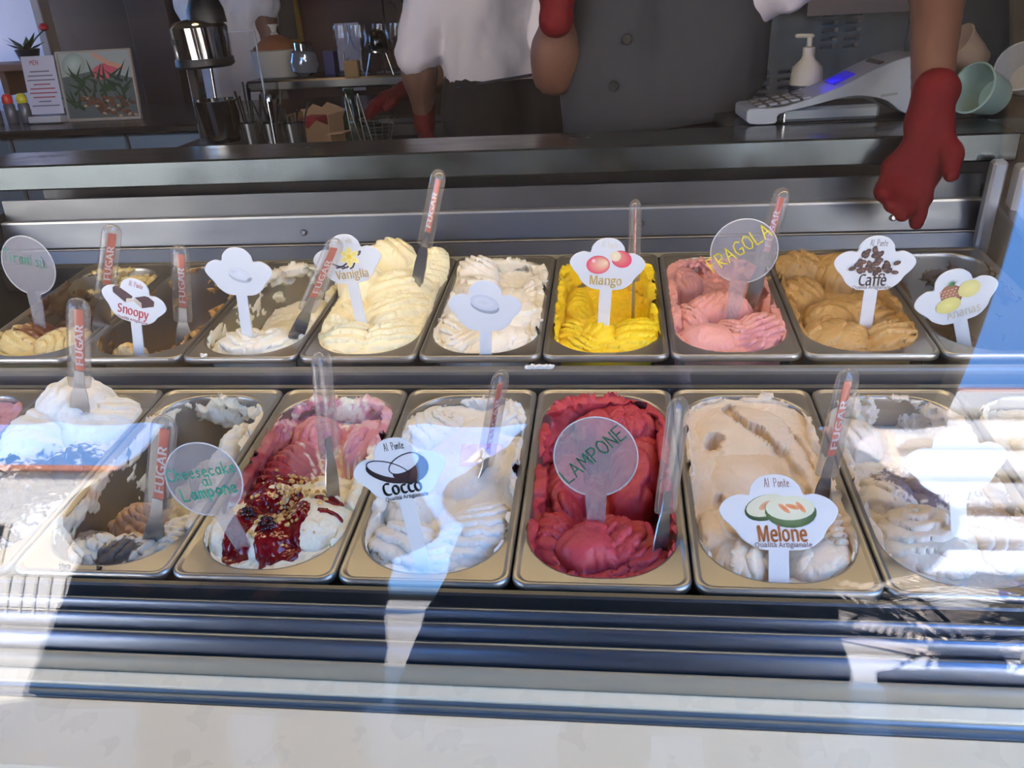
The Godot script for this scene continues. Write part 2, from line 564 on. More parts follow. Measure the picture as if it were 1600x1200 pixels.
	pr.line([Vector2(0.0, -0.05), Vector2(0.05, -0.12)], 0.025, Color(0.05, 0.05, 0.06))
	pr.ell(Vector2(0, 0.07), Vector2(0.02, 0.02), 0, Color(0.05, 0.05, 0.06), Color(0.05, 0.05, 0.06))
	put("print", pr.st.commit(), ink(), post, Transform3D(Basis(), Vector3(0, 3.3, 0.062)))
	for k in 2:
		var p2 := thing("arrow_sign", ["round blue arrow sign, the nearer of the two beside the block", "round blue arrow sign, the farther of the two beside the block"][k], "road sign", at(Vector3(3.5 + k * 0.42, 0, 7.3), PI), "round blue arrow signs")
		put("post", tub([Vector3(0, -0.04, 0), Vector3(0, 1.3, 0)], 0.03, 8), mat("grey_metal"), p2)
		put("panel", lath([Vector2(0.17, 0.0), Vector2(0.17, 0.02)], 24, Transform3D(Basis(Vector3.RIGHT, PI / 2), Vector3(0, 1.1, 0.03))), mat("sign_blue"), p2)
		var pa := Print.new()
		pa.line([Vector2(-0.08, 0.08), Vector2(0.06, -0.06)], 0.05, Color.WHITE)
		pa.pol(PackedVector2Array([Vector2(0.1, -0.1), Vector2(0.1, 0.02), Vector2(-0.02, -0.1)]), Color.WHITE)
		put("print", pa.st.commit(), ink(), p2, Transform3D(Basis(), Vector3(0, 1.1, 0.055)))
	# cycads in pots beside the counter
	palm("potted_palm", "potted palm with long green fronds, the nearer of the two", Vector3(0.92, 0, 1.62), 0.62, 5)
	palm("potted_palm", "potted palm with long green fronds, the farther of the two", Vector3(1.72, 0, 2.35), 0.66, 9)


func smooth_valance(w: float) -> PackedVector2Array:
	var p := PackedVector2Array([Vector2(-w * 0.5, 0.02), Vector2(-w * 0.5, -0.10)])
	for i in 5:
		p.append(Vector2(-w * 0.22 + w * 0.11 * i, -0.13))
	p.append(Vector2(w * 0.5, -0.10))
	p.append(Vector2(w * 0.5, 0.02))
	return p


func ink() -> StandardMaterial3D:
	if not mats.has("ink"):
		var m := mat("ink", Color.WHITE, 0.5)
		m.vertex_color_use_as_albedo = true
	return mats["ink"]


func palm(called: String, label: String, p: Vector3, pot_h: float, sd: int) -> void:
	var rng := RandomNumberGenerator.new()
	rng.seed = sd
	var t := thing(called, label, "plant", at(p), "potted palms")
	put("pot", lath([Vector2(0.13, -0.04), Vector2(0.19, pot_h - 0.05), Vector2(0.205, pot_h - 0.04), Vector2(0.205, pot_h), Vector2(0.18, pot_h), Vector2(0.17, pot_h - 0.05)], 24), mat("terracotta", Color(0.35, 0.2, 0.15), 0.8), t)
	put("stem", lath([Vector2(0.06, pot_h - 0.08), Vector2(0.075, pot_h + 0.06), Vector2(0.05, pot_h + 0.14)], 12), mat("palm_stem", Color(0.22, 0.16, 0.1), 0.9), t)
	var leaf := mat("palm_leaf", Color(0.10, 0.19, 0.09), 0.5)
	for f in 16:
		var s := Shape.new()
		var a := TAU * f / 16.0 + rng.randf() * 0.3
		var rise := rng.randf_range(0.15, 0.6)
		var out := Vector3(cos(a), 0, sin(a))
		var pts := []
		for k in 9:
			var u := k / 8.0
			pts.append(Vector3(0, pot_h + 0.08, 0) + out * (0.78 * u) + Vector3(0, rise * u * 1.5 - 0.62 * u * u, 0))
		s.tube(pts, 0.006, 5)
		var side := Vector3(-out.z, 0, out.x)
		for k in range(1, 25):
			var u := 0.08 + 0.9 * k / 25.0
			var i := mini(7, int(u * 8.0))
			var q: Vector3 = pts[i].lerp(pts[i + 1], u * 8.0 - i)
			var ln := 0.22 * sin(PI * (0.12 + 0.85 * u))
			for sg in [-1.0, 1.0]:
				var tip: Vector3 = q + side * sg * ln + out * ln * 0.55 + Vector3(0, ln * 0.25, 0)
				var wd := out * 0.0095
				s.poly([q - wd, q + wd, tip], Vector3.UP)
				s.poly([q - wd - Vector3(0, 0.002, 0), q + wd - Vector3(0, 0.002, 0), tip], Vector3.DOWN)
		put("frond", s.mesh(), leaf, t)


# ------------------------------------------------------------------ the display case

func extr(prof: Array, x0: float, x1: float, bev := 0.0) -> ArrayMesh:   # a profile of Vector2(z, y) drawn out along x
	return prisms(PackedVector2Array(prof), x0, x1, bev, Transform3D(Basis(Vector3(0, 0, 1), Vector3(0, 1, 0), Vector3(1, 0, 0)), Vector3()))


func build_case() -> void:
	var c := thing("gelato_display_case", "long stainless gelato display case with two rows of pans and curved front glass", "display case", CASE)
	var st := steel("back_steel", Color(0.31, 0.32, 0.33), 0.34, 0.44, Vector3(1.2, 5, 5))
	var st2 := steel("counter_steel", Color(0.30, 0.33, 0.34), 0.16, 0.28, Vector3(2, 4, 4))
	var dark := mat("well_sheet", Color(0.42, 0.42, 0.42), 0.5, 0.4)
	var xl := -1.03
	var xr := 0.69
	var level := Basis(Vector3.RIGHT, deg_to_rad(-5.0))
	put("counter_top", bx(Vector3((xl + xr) * 0.5, 0.166, -0.876), Vector3(xr - xl + 0.06, 0.044, 0.15), 0.003, level), st2, c)
	put("side_shelf", bx(Vector3(0.60, 0.1575, -1.055), Vector3(0.62, 0.03, 0.21), 0.003, level), st2, c)
	put("back_sill", extr([Vector2(-0.770, -0.03), Vector2(-0.770, 0.014), Vector2(-0.776, 0.020), Vector2(-0.786, 0.0405), Vector2(-0.788, 0.0415), Vector2(-0.803, 0.041), Vector2(-0.803, -0.03)], xl, xr), st, c)
	put("back_panel", extr([Vector2(-0.802, 0.036), Vector2(-0.817, 0.084), Vector2(-0.823, 0.084), Vector2(-0.81, 0.036)], xl, xr), st, c)
	put("back_ledge", extr([Vector2(-0.815, 0.083), Vector2(-0.816, 0.0865), Vector2(-0.836, 0.084), Vector2(-0.836, 0.08)], xl, xr), mat("rail_light", Color(0.55, 0.54, 0.51), 0.35, 0.6), c)
	put("sill_lip", tub([Vector3(xl, 0.0425, -0.787), Vector3(xr, 0.0425, -0.787)], 0.0014, 8), mats["rail_light"], c)
	put("back_panel", extr([Vector2(-0.834, 0.082), Vector2(-0.839, 0.121), Vector2(-0.845, 0.121), Vector2(-0.842, 0.08)], xl, xr), st, c)
	put("back_shelf", extr([Vector2(-0.842, 0.050), Vector2(-0.842, 0.082), Vector2(-0.846, 0.082), Vector2(-0.846, 0.054), Vector2(-0.96, 0.054), Vector2(-0.96, 0.150), Vector2(-0.964, 0.150), Vector2(-0.964, 0.050)], xl, xr), st, c)
	for p in [Vector3(-0.45, 0.058, -0.808), Vector3(0.143, 0.060, -0.808), Vector3(0.553, 0.060, -0.808)]:
		put("screw", lath([Vector2(0.0055, 0), Vector2(0.0055, 0.002), Vector2(0.0035, 0.004), Vector2(0.0025, 0.004), Vector2(0.0025, 0.0025)], 14, Transform3D(Basis(Vector3.RIGHT, PI / 2 - 0.28), p)), mat("screw_steel", Color(0.42, 0.41, 0.42), 0.3, 0.9), c)
	put("mid_rail", extr([Vector2(-0.404, 0.0), Vector2(-0.404, 0.008), Vector2(-0.400, 0.0115), Vector2(-0.391, 0.0115), Vector2(-0.388, 0.009), Vector2(-0.388, 0.0045), Vector2(-0.392, 0.0025), Vector2(-0.397, 0.0)], xl, xr), mat("rail_light", Color(0.55, 0.54, 0.51), 0.35, 0.6), c)
	put("shelf_face", extr([Vector2(-0.4048, -0.13), Vector2(-0.4048, 0.0), Vector2(-0.4030, 0.0), Vector2(-0.4030, -0.13)], xl, xr), dark, c)
	put("rear_rail", extr([Vector2(-0.372, -0.02), Vector2(-0.372, -0.001), Vector2(-0.3635, -0.001), Vector2(-0.3635, -0.02)], xl, xr), steel("rail_steel", Color(0.5, 0.5, 0.48), 0.34, 0.42), c)
	put("well_floor", bx(Vector3((xl + xr) * 0.5, -0.14, -0.4), Vector3(xr - xl, 0.02, 0.95)), dark, c)
	put("front_lip", extr([Vector2(0.0015, -0.03), Vector2(0.0015, -0.0055), Vector2(0.0035, -0.0035), Vector2(0.0085, -0.0035), Vector2(0.0105, -0.0055), Vector2(0.0105, -0.13), Vector2(0.0085, -0.13), Vector2(0.0085, -0.03)], xl, xr), st, c)
	# four curved louvres that step down towards the customer
	var tops := [Vector2(0.0253, -0.0057), Vector2(0.035, -0.0145), Vector2(0.0477, -0.026), Vector2(0.0632, -0.040), Vector2(0.0775, -0.0525)]
	var lou := steel("louvre_steel", Color(0.42, 0.46, 0.52), 0.30, 0.36, Vector3(1.5, 6, 6))
	var beige := mat("beige_enamel", Color(0.60, 0.56, 0.47), 0.35)
	for i in 4:
		var a: Vector2 = tops[i]
		var b: Vector2 = tops[i + 1] + Vector2(-0.0035, -0.004)
		var q := [a + Vector2(-0.0015, -0.001), a]
		var n := Vector2(0.66, 0.75)
		for k in range(1, 10):
			var t := k / 10.0
			q.append(a.lerp(b, t) + n * 0.0032 * sin(PI * pow(t, 0.7)))
		q.append(b)
		q.append(b + Vector2(-0.002, 0.001))
		for k in range(9, 0, -1):
			var t := k / 10.0
			q.append(a.lerp(b, t) + n * (0.0032 * sin(PI * pow(t, 0.7)) - 0.0016))
		put("louvre", extr(q, xl, xr), lou if i < 3 else beige, c)
	var cream := mat("cream_laminate", Color(0.93, 0.87, 0.73), 0.38)
	cream.roughness_texture = noise_tex(0.02, 0.55, 1.0)
	cream.uv1_triplanar = true
	cream.uv1_scale = Vector3(3, 3, 3)
	put("sill_strip", extr([Vector2(0.0735, -0.066), Vector2(0.0735, -0.0535), Vector2(0.0755, -0.0520), Vector2(0.0855, -0.0555), Vector2(0.0865, -0.057), Vector2(0.0865, -0.066)], xl, xr), cream, c)
	put("glass_channel", extr([Vector2(0.0870, -0.07), Vector2(0.0870, -0.0585), Vector2(0.0900, -0.0615), Vector2(0.0925, -0.0580), Vector2(0.0955, -0.0575), Vector2(0.0965, -0.0615), Vector2(0.1000, -0.0600), Vector2(0.1010, -0.07)], xl, xr), mat("channel_aluminium", Color(0.50, 0.55, 0.58), 0.35, 0.6), c)
	put("front_sill", extr([Vector2(0.1012, -0.09), Vector2(0.1012, -0.0600), Vector2(0.1030, -0.0585), Vector2(0.166, -0.0660), Vector2(0.172, -0.070), Vector2(0.174, -0.080), Vector2(0.174, -0.09)], xl, xr), cream, c)
	# ends and posts
	var post_m := mat("post_steel", Color(0.68, 0.70, 0.72), 0.3, 0.6)
	for x in [xl - 0.015, xr + 0.015]:
		put("end_panel", extr([Vector2(-0.85, -0.15), Vector2(-0.85, 0.10), Vector2(-0.4, 0.045), Vector2(0.0, 0.03), Vector2(0.1, -0.05), Vector2(0.17, -0.07), Vector2(0.17, -0.15)], x - 0.012, x + 0.012, 0.003), st, c)
	put("corner_post", bx(Vector3(0.684, 0.085, -0.775), Vector3(0.022, 0.15, 0.022), 0.004), post_m, c)
	put("corner_post", bx(Vector3(0.722, 0.07, -0.765), Vector3(0.03, 0.17, 0.03), 0.004), post_m, c)
	put("cabinet", bx(Vector3((xl + xr) * 0.5, -0.445, -0.34), Vector3(xr - xl + 0.05, 0.58, 0.98), 0.01), mat("cabinet_cream", Color(0.7, 0.68, 0.62), 0.5), c)
	put("plinth", bx(Vector3((xl + xr) * 0.5, -0.75, -0.36), Vector3(xr - xl, 0.1, 0.86)), dark, c)
	# the curved front glass, an arc of 1.5 m radius
	var loops := []
	for i in 49:
		var a := deg_to_rad(lerpf(13.0, 42.0, i / 48.0))
		var l := []
		for e in [[-1.04, 1.5], [0.70, 1.5], [0.70, 1.492], [-1.04, 1.492]]:
			l.append(Vector3(e[0], 0.3854 + e[1] * sin(a) - 0.8, -1.2895 + e[1] * cos(a)))
		loops.append(l)
	var inv := CASE.affine_inverse()
	var s := Shape.new()
	for f in 2:
		s.st.set_smooth_group(40 + f)
		for i in 48:
			var j0 := 0 if f == 0 else 2
			var p := [loops[i][j0], loops[i][j0 + 1], loops[i + 1][j0 + 1], loops[i + 1][j0]]
			var o := Vector3(0, 0.4, 0.9) * (1.0 if f == 0 else -1.0)
			s.poly(p, o, 40 + f)
	for i in 48:
		s.poly([loops[i][0], loops[i][3], loops[i + 1][3], loops[i + 1][0]], Vector3.LEFT)
		s.poly([loops[i][1], loops[i][2], loops[i + 1][2], loops[i + 1][1]], Vector3.RIGHT)
	s.poly(loops[0], Vector3.DOWN)
	s.poly(loops[48], Vector3.UP)
	var glass := mat("front_glass", Color(1, 1, 1, 0.0), 0.0)
	glass.transparency = BaseMaterial3D.TRANSPARENCY_ALPHA
	put("front_glass", s.mesh(), glass, c, inv * Transform3D(Basis(), Vector3(0, 0.8, 0)))
	for x in [-1.0, 0.66]:
		put("glass_bracket", bx(Vector3(x, 0.53, -0.30), Vector3(0.03, 0.012, 0.30), 0.003, Basis(Vector3.RIGHT, 0.25)), st2, c)
	# a smear of white gelato left on the middle rail
	var r := []
	for k in 8:
		var u := k / 7.0
		var p := Vector3(-0.017 + 0.032 * u, 0.0125, -0.394)
		r.append([p, p + Vector3(0.003, 0.001 + 0.003 * absf(sin(k * 1.7)), 0.001), 0.0034, 0.0022])
	var sm := put("gelato_smear", net(r, 0.0008, 0.002, [], 0.0012, 260.0), mat("white_gelato", Color(0.90, 0.89, 0.84), 0.45), self, CASE)
	tag(sm, "smear of white gelato dropped on the steel rail below the ricotta pan", "gelato")

	# crumbs and drips on the pan flanges
	for q in [[-0.011, -0.655, 0.0228, 0.0045, "white crumb of gelato on the flange left of the mango pan, the rear one", 0], [-0.008, -0.515, 0.0228, 0.004, "white crumb of gelato on the flange left of the mango pan, the front one", 0], [-0.475, -0.4125, 0.0232, 0.005, "white drip of gelato on the front flange of the milk-white pan", 0],
			[-0.452, -0.007, 0.0, 0.006, "dark chocolate drip on the front flange of the scraped-out pan", 1], [-0.415, -0.008, 0.0, 0.003, "small dark chocolate spot on the front flange of the scraped-out pan", 1], [0.332, -0.655, 0.0228, 0.005, "tan crumb of gelato on the flange left of the coffee pan", 2]]:
		var bn := []
		for k in 4:
			var p := Vector3(sin(k * 2.1) * q[3] * 0.8, q[3] * (0.2 + 0.15 * (k % 2)), cos(k * 1.7) * q[3] * 0.6)
			bn.append([p, p * 0.4, q[3] * 0.45, q[3] * 0.55])
		var cr := put("gelato_crumb", net(bn, q[3] * 0.16, q[3] * 0.3, [], q[3] * 0.25, 0.9 / q[3]), [mat("white_gelato"), mat("dark_chocolate", Color(0.13, 0.07, 0.055), 0.3), mat("tan_gelato", Color(0.70, 0.56, 0.34), 0.5)][q[5]], self, CASE * Transform3D(Basis(), Vector3(q[0], q[2] - 0.001, q[1])))
		tag(cr, q[4], "gelato", "crumbs on the pan flanges")


# ------------------------------------------------------------------ pans and gelato

func sd_round(p: Vector2, hw: float, hl: float, rf: float, rb: float) -> float:
	var r := rf if p.y > 0.0 else rb
	var q := Vector2(absf(p.x) - hw + r, absf(p.y) - hl + r)
	return minf(maxf(q.x, q.y), 0.0) + Vector2(maxf(q.x, 0.0), maxf(q.y, 0.0)).length() - r


func outline(hw: float, hl: float, rf: float, rb: float, y: float, n: int, dense: float) -> Array:
	var l := []
	for j in n:
		var f := TAU * j / n
		f += dense * sin(4.0 * f)
		var d := Vector2(cos(f) * hw, sin(f) * hl)
		var lo := 0.2
		var hi := 1.6
		for k in 22:
			var m := (lo + hi) * 0.5
			if sd_round(d * m, hw, hl, rf, rb) < 0.0:
				lo = m
			else:
				hi = m
		l.append(Vector3(d.x * lo, y, d.y * lo))
	return l


const HW := 0.0742
const HL := 0.164
const RF := 0.066
const RB := 0.058

func pan_mesh() -> ArrayMesh:
	var n := 112
	var L := []
	for e in [[0.0022, -0.0105], [0.0004, -0.0085], [0.0, -0.005], [0.0004, -0.0018], [0.002, 0.0], [0.0042, 0.0], [0.0058, -0.0014], [0.0075, -0.0022]]:
		L.append(outline(0.0842 - e[0], 0.1802 - e[0], 0.016 - e[0] * 0.5, 0.016 - e[0] * 0.5, e[1], n, 0.2))
	for e in [[-0.003, -0.0024], [-0.001, -0.0030], [0.0, -0.0050], [0.0006, -0.010], [0.004, -0.05], [0.010, -0.100], [0.014, -0.112], [0.022, -0.118]]:
		L.append(outline(HW - e[0], HL - e[0], RF - e[0], RB - e[0], e[1], n, 0.2))
	var s := Shape.new()
	s.rings(L, false, 60.0)
	s.st.set_smooth_group(s.group)
	var last: Array = L[L.size() - 1]
	for j in n:
		s.tri(Vector3(0, -0.118, 0), last[j], last[(j + 1) % n])
	return s.mesh()


func half_width(z: float) -> float:
	var az := absf(z)
	var r := RF if z > 0.0 else RB
	if az <= HL - r:
		return HW
	var dz := minf(az - (HL - r), r)
	return HW - r + sqrt(maxf(r * r - dz * dz, 0.0))


# spec: base colour, levels along the pan (z -1 back .. 1 front, height in mm), coat = thickness in mm of what sticks to the left, right, back and front wall,
# lobes = [x, z, rx, rz, top, height, turn, ridge period, ridge depth, focus x, focus z] in mm, scoops = [x, z, rx, rz, bottom, turn], spots of another colour
func heap(sp: Dictionary) -> ArrayMesh:
	var nu: int = sp.get("nu", 104)
	var nv: int = sp.get("nv", 190)
	var sd: float = sp.seed * 7.31
	var over: float = sp.get("over", 0.0) * 0.001
	var lv: Array = sp.level
	var torn: float = sp.get("torn", 2.2) * 0.001
	var warp: float = sp.get("warp", 5.0) * 0.001
	var fine: float = sp.get("fine", 0.5) * 0.001
	var crumb: float = sp.get("crumb", 1.5) * 0.001
	var tilt: float = sp.get("tilt", 0.0)
	var base: Color = sp.color.srgb_to_linear()
	var spots: Array = sp.get("spots", [])
	var lobes := []
	for l in sp.get("lobes", []):
		var q := PackedFloat32Array()
		for k in l.size():
			q.append(l[k] * (0.001 if k < 6 or k == 7 or k == 8 else 1.0))
		q[6] = deg_to_rad(l[6])
		q.append(cos(q[6]))
		q.append(sin(q[6]))
		q.append(1.0 if lobes.size() % 2 == 0 else -1.0)
		lobes.append(q)
	var scoops := []
	for l in sp.get("scoops", []):
		scoops.append(PackedFloat32Array([l[0] * 0.001, l[1] * 0.001, l[2] * 0.001, l[3] * 0.001, l[4] * 0.001, cos(deg_to_rad(l[5])), sin(deg_to_rad(l[5]))]))
	var grooves := []
	for l in sp.get("grooves", []):
		grooves.append(PackedFloat32Array([l[0] * 0.001, l[1] * 0.001, l[2] * 0.001, l[3] * 0.001, l[4] * 0.001, cos(deg_to_rad(l[5])), sin(deg_to_rad(l[5]))]))
	var P := PackedVector3Array()
	var C := PackedColorArray()
	P.resize((nu + 1) * (nv + 1))
	C.resize((nu + 1) * (nv + 1))
	var HLo := HL + over
	var i := 0
	for b in nv + 1:
		var v := 2.0 * b / nv - 1.0
		v = lerpf(v, sin(v * PI * 0.5), 0.75)
		var z0 := v * HLo
		var w := half_width(clampf(z0, -HL, HL) * HL / HLo if over > 0.0 else z0) + over
		for a in nu + 1:
			var u := 2.0 * a / nu - 1.0
			u = lerpf(u, sin(u * PI * 0.5), 0.35)
			var x0 := u * w
			var x := x0 + warp * N1.get_noise_3d(x0 * 20.0, z0 * 20.0, sd) + 0.0022 * N1.get_noise_3d(x0 * 75.0, z0 * 75.0, sd + 5.0)
			var z := z0 + warp * N1.get_noise_3d(x0 * 20.0 + 40.0, z0 * 20.0, sd) + 0.0022 * N1.get_noise_3d(x0 * 75.0 + 40.0, z0 * 75.0, sd + 5.0)
			var e := -sd_round(Vector2(x0, z0), HW, HL, RF, RB)
			# the level of the pan
			var zf := z / HL
			var h: float = lv[lv.size() - 1][1]
			for k in lv.size() - 1:
				if zf < lv[k + 1][0]:
					h = lerpf(lv[k][1], lv[k + 1][1], smoothstep(lv[k][0], lv[k + 1][0], zf))
					break
			h = h * 0.001 + tilt * x
			var rough := N2.get_noise_3d(x * 30.0, z * 30.0, sd + 3.0)
			h += crumb * rough
			if e < 0.0 and over > 0.0:
				h = -0.006
			for q in scoops:
				var dx: float = x - q[0]
				var dz: float = z - q[1]
				var ax: float = (dx * q[5] + dz * q[6]) / q[2]
				var az: float = (-dx * q[6] + dz * q[5]) / q[3]
				var r2 := ax * ax + az * az
				if r2 < 1.0:
					h = minf(h, q[4] + (1.0 - sqrt(1.0 - r2)) * minf(q[2], q[3]) * 1.1)
			for q in lobes:
				var dx: float = x - q[0]
				var dz: float = z - q[1]
				var lx: float = dx * q[11] + dz * q[12]
				var lz: float = -dx * q[12] + dz * q[11]
				var ax: float = lx / q[2]
				var az: float = lz / q[3]
				var r2 := ax * ax + az * az
				if r2 < 1.0:
					var hl: float = q[4] - q[5] * (1.0 - sqrt(1.0 - r2))
					if q[8] > 0.0:
						var fo := Vector2(lx - q[9] * q[2], lz - q[10] * q[3])
						var s: float = fo.length() / q[7] + q[13] * fo.angle() / TAU + 0.3 * N1.get_noise_3d(x * 26.0, z * 26.0, sd + 20.0)
						s -= floorf(s)
						hl += q[8] * 1.6 * (pow(s, 1.6) - 0.5) * smoothstep(0.0, 0.12, 1.0 - s) * (1.0 - r2 * r2)
					h = maxf(h, hl)
			for q in grooves:
				var dx: float = x - q[0]
				var dz: float = z - q[1]
				var ax: float = (dx * q[5] + dz * q[6]) / q[2]
				var az: float = (-dx * q[6] + dz * q[5]) / q[3]
				var r2 := ax * ax + az * az
				if r2 < 1.0:
					h = minf(h, q[4] + (1.0 - sqrt(1.0 - r2)) * minf(q[2], q[3]) * 1.1)
			var mk := smoothstep(0.0, 0.35, N1.get_noise_3d(x0 * 13.0, z0 * 13.0, sd + 70.0))
			h += torn * mk * N2.get_noise_3d(x0 * 58.0, z0 * 58.0, sd + 31.0)
			h += fine * N2.get_noise_3d(x0 * 110.0, z0 * 110.0, sd)
			if e < 0.003 and over <= 0.0:
				h = minf(h, lerpf(-0.004, h, clampf(e / 0.003, 0.0, 1.0)))
			h = maxf(h, -0.114)
			var ins := 0.0005 + 0.0006 * clampf(-h / 0.01, 0.0, 1.0) + 0.0034 * clampf((-h - 0.01) / 0.04, 0.0, 1.0) + 0.006 * clampf((-h - 0.05) / 0.05, 0.0, 1.0) if h < 0.0 else 0.0
			P[i] = Vector3(x0 * (1.0 - ins / HW), h, z0 * (1.0 - ins / HL))
			var c := tint(base, spots, x, z, x0, z0, sd)
			C[i] = Color(c.r, c.g, c.b)
			i += 1
	# folds lean over a little on their steep side
	var Q := P.duplicate()
	var w2 := nu + 1
	for b in range(2, nv - 1):
		for a in range(2, nu - 1):
			var n := b * w2 + a
			if -sd_round(Vector2(P[n].x, P[n].z), HW, HL, RF, RB) < 0.005 and over <= 0.0:
				continue
			var gx := clampf((P[n + 1].y - P[n - 1].y) / maxf(P[n + 1].x - P[n - 1].x, 1e-5), -1.6, 1.6)
			var gz := clampf((P[n + w2].y - P[n - w2].y) / maxf(P[n + w2].z - P[n - w2].z, 1e-5), -1.6, 1.6)
			var k := 0.0017 * (0.7 + N1.get_noise_3d(P[n].x * 25.0, P[n].z * 25.0, sd + 80.0))
			Q[n] -= Vector3(gx * k, 0, gz * k)
	P = Q
	sp["points"] = P
	sp["n"] = [nu, nv]
	return sheet(P, C, nu, nv)


func sheet(P: PackedVector3Array, C: PackedColorArray, nu: int, nv: int) -> ArrayMesh:
	var w := nu + 1
	var Nn := PackedVector3Array()
	Nn.resize(P.size())
	var I := PackedInt32Array()
	I.resize(nu * nv * 6)
	var k := 0
	for b in nv + 1:
		for a in w:
			var l := b * w + maxi(a - 1, 0)
			var r := b * w + mini(a + 1, nu)
			var u := maxi(b - 1, 0) * w + a
			var d := mini(b + 1, nv) * w + a
			var n := (P[d] - P[u]).cross(P[r] - P[l])
			Nn[b * w + a] = n.normalized() if n.length_squared() > 1e-20 else Vector3.UP
			if a < nu and b < nv:
				var o := b * w + a
				I[k] = o
				I[k + 1] = o + 1
				I[k + 2] = o + w
				I[k + 3] = o + 1
				I[k + 4] = o + w + 1
				I[k + 5] = o + w
				k += 6
	var arr := []
	arr.resize(Mesh.ARRAY_MAX)
	arr[Mesh.ARRAY_VERTEX] = P
	arr[Mesh.ARRAY_NORMAL] = Nn
	arr[Mesh.ARRAY_COLOR] = C
	arr[Mesh.ARRAY_INDEX] = I
	var m := ArrayMesh.new()
	m.add_surface_from_arrays(Mesh.PRIMITIVE_TRIANGLES, arr)
	return m


func tint(base: Color, spots: Array, x: float, z: float, x0: float, z0: float, sd: float) -> Color:
	var c := base * (1.0 + 0.06 * N1.get_noise_3d(x0 * 40.0, z0 * 40.0, sd + 50.0))
	for t in spots:   # [x, z, radius, colour, strength, grain]
		var d: float = Vector2(x - t[0] * 0.001, z - t[1] * 0.001).length() / (t[2] * 0.001)
		var g: float = t[5]
		var k := (1.0 - d) + 0.9 * N2.get_noise_3d(x0 * g, z0 * g, sd + t[0])
		if k > 0.0:
			c = c.lerp(t[3].srgb_to_linear(), clampf(k * 5.0, 0.0, 1.0) * t[4])
	return c


var wall_rings := []

func smear(sp: Dictionary) -> ArrayMesh:   # what the spatula left on the wall of the pan: patches with bare steel between
	var nt := 230
	var nd := 46
	if wall_rings.is_empty():
		for j in nd:
			var d := lerpf(-0.006, 0.104, j / (nd - 1.0))
			var inset := -0.0012
			if d > 0.0:
				inset = 0.0006 * minf(d / 0.01, 1.0) + 0.0034 * clampf((d - 0.01) / 0.04, 0.0, 1.0) + 0.006 * clampf((d - 0.05) / 0.05, 0.0, 1.0)
			wall_rings.append(outline(HW - inset, HL - inset, RF - inset, RB - inset, -d, nt, 0.0))
	var coat: Array = sp.get("coat", [0, 0, 0, 0])
	var bare: float = sp.get("bare", 0.1)
	var deep: float = sp.get("deep", 75.0) * 0.001
	var sd: float = sp.seed * 7.31
	var o := Vector3(sd, sd * 0.3, -sd)
	var base: Color = sp.color.srgb_to_linear()
	var spots: Array = sp.get("spots", [])
	var P := PackedVector3Array()
	var C := PackedColorArray()
	for j in nd:
		var d := lerpf(-0.006, 0.104, j / (nd - 1.0))
		var ring: Array = wall_rings[j]
		for i in nt + 1:
			var p: Vector3 = ring[i % nt]
			var tg: Vector3 = ring[(i + 1) % nt] - ring[(i + nt - 1) % nt]
			var inw := Vector3(-tg.z, 0, tg.x).normalized()
			if inw.dot(p) > 0.0:
				inw = -inw
			var T := lerpf(coat[0] if p.x < 0.0 else coat[1], coat[2] if p.z < 0.0 else 0.0, smoothstep(HL * 0.5, HL * 0.8, absf(p.z)))
			var q := p + o
			var m := 1.0 * N1.get_noise_3d(q.x * 14.0, q.y * 20.0, q.z * 14.0) + 0.30 * N2.get_noise_3d(q.x * 42.0, q.y * 42.0, q.z * 42.0)
			var v := m + bare - 0.2 - 0.55 * pow(maxf(d, 0.0) / deep, 2.0) - (0.26 + absf(minf(d, 0.0)) * 55.0 if d < 0.001 else 0.0)
			var th := T * 0.001 * clampf(v * 1.6, -0.2, 0.62)
			if v > 0.0 and T > 0.0:
				th += 0.0012 * N2.get_noise_3d(q.x * 95.0, q.y * 95.0, q.z * 95.0) + 0.0006
				P.append(p + inw * maxf(th, 0.0003))
			else:
				P.append(Vector3(p.x, minf(p.y, -0.006), p.z) - inw * 0.0016)
			var c := tint(base, spots, p.x, p.z, p.x, p.z + d, sd)
			C.append(Color(c.r, c.g, c.b))
	return sheet(P, C, nt, nd - 1)


func gelato_mat(rough := 0.5) -> StandardMaterial3D:
	var key := "gelato_%d" % int(rough * 100)
	if not mats.has(key):
		var m := mat(key, Color.WHITE, rough)
		m.vertex_color_use_as_albedo = true
		m.subsurf_scatter_enabled = true
		m.subsurf_scatter_strength = 0.1
		var nt := noise_tex(0.035, 0.0, 1.0, 512)
		nt.color_ramp = null
		nt.as_normal_map = true
		nt.bump_strength = 6.0
		m.normal_enabled = true
		m.normal_texture = nt
		m.normal_scale = 0.35
		m.uv1_triplanar = true
		m.uv1_scale = Vector3(18, 18, 18)
	return mats[key]


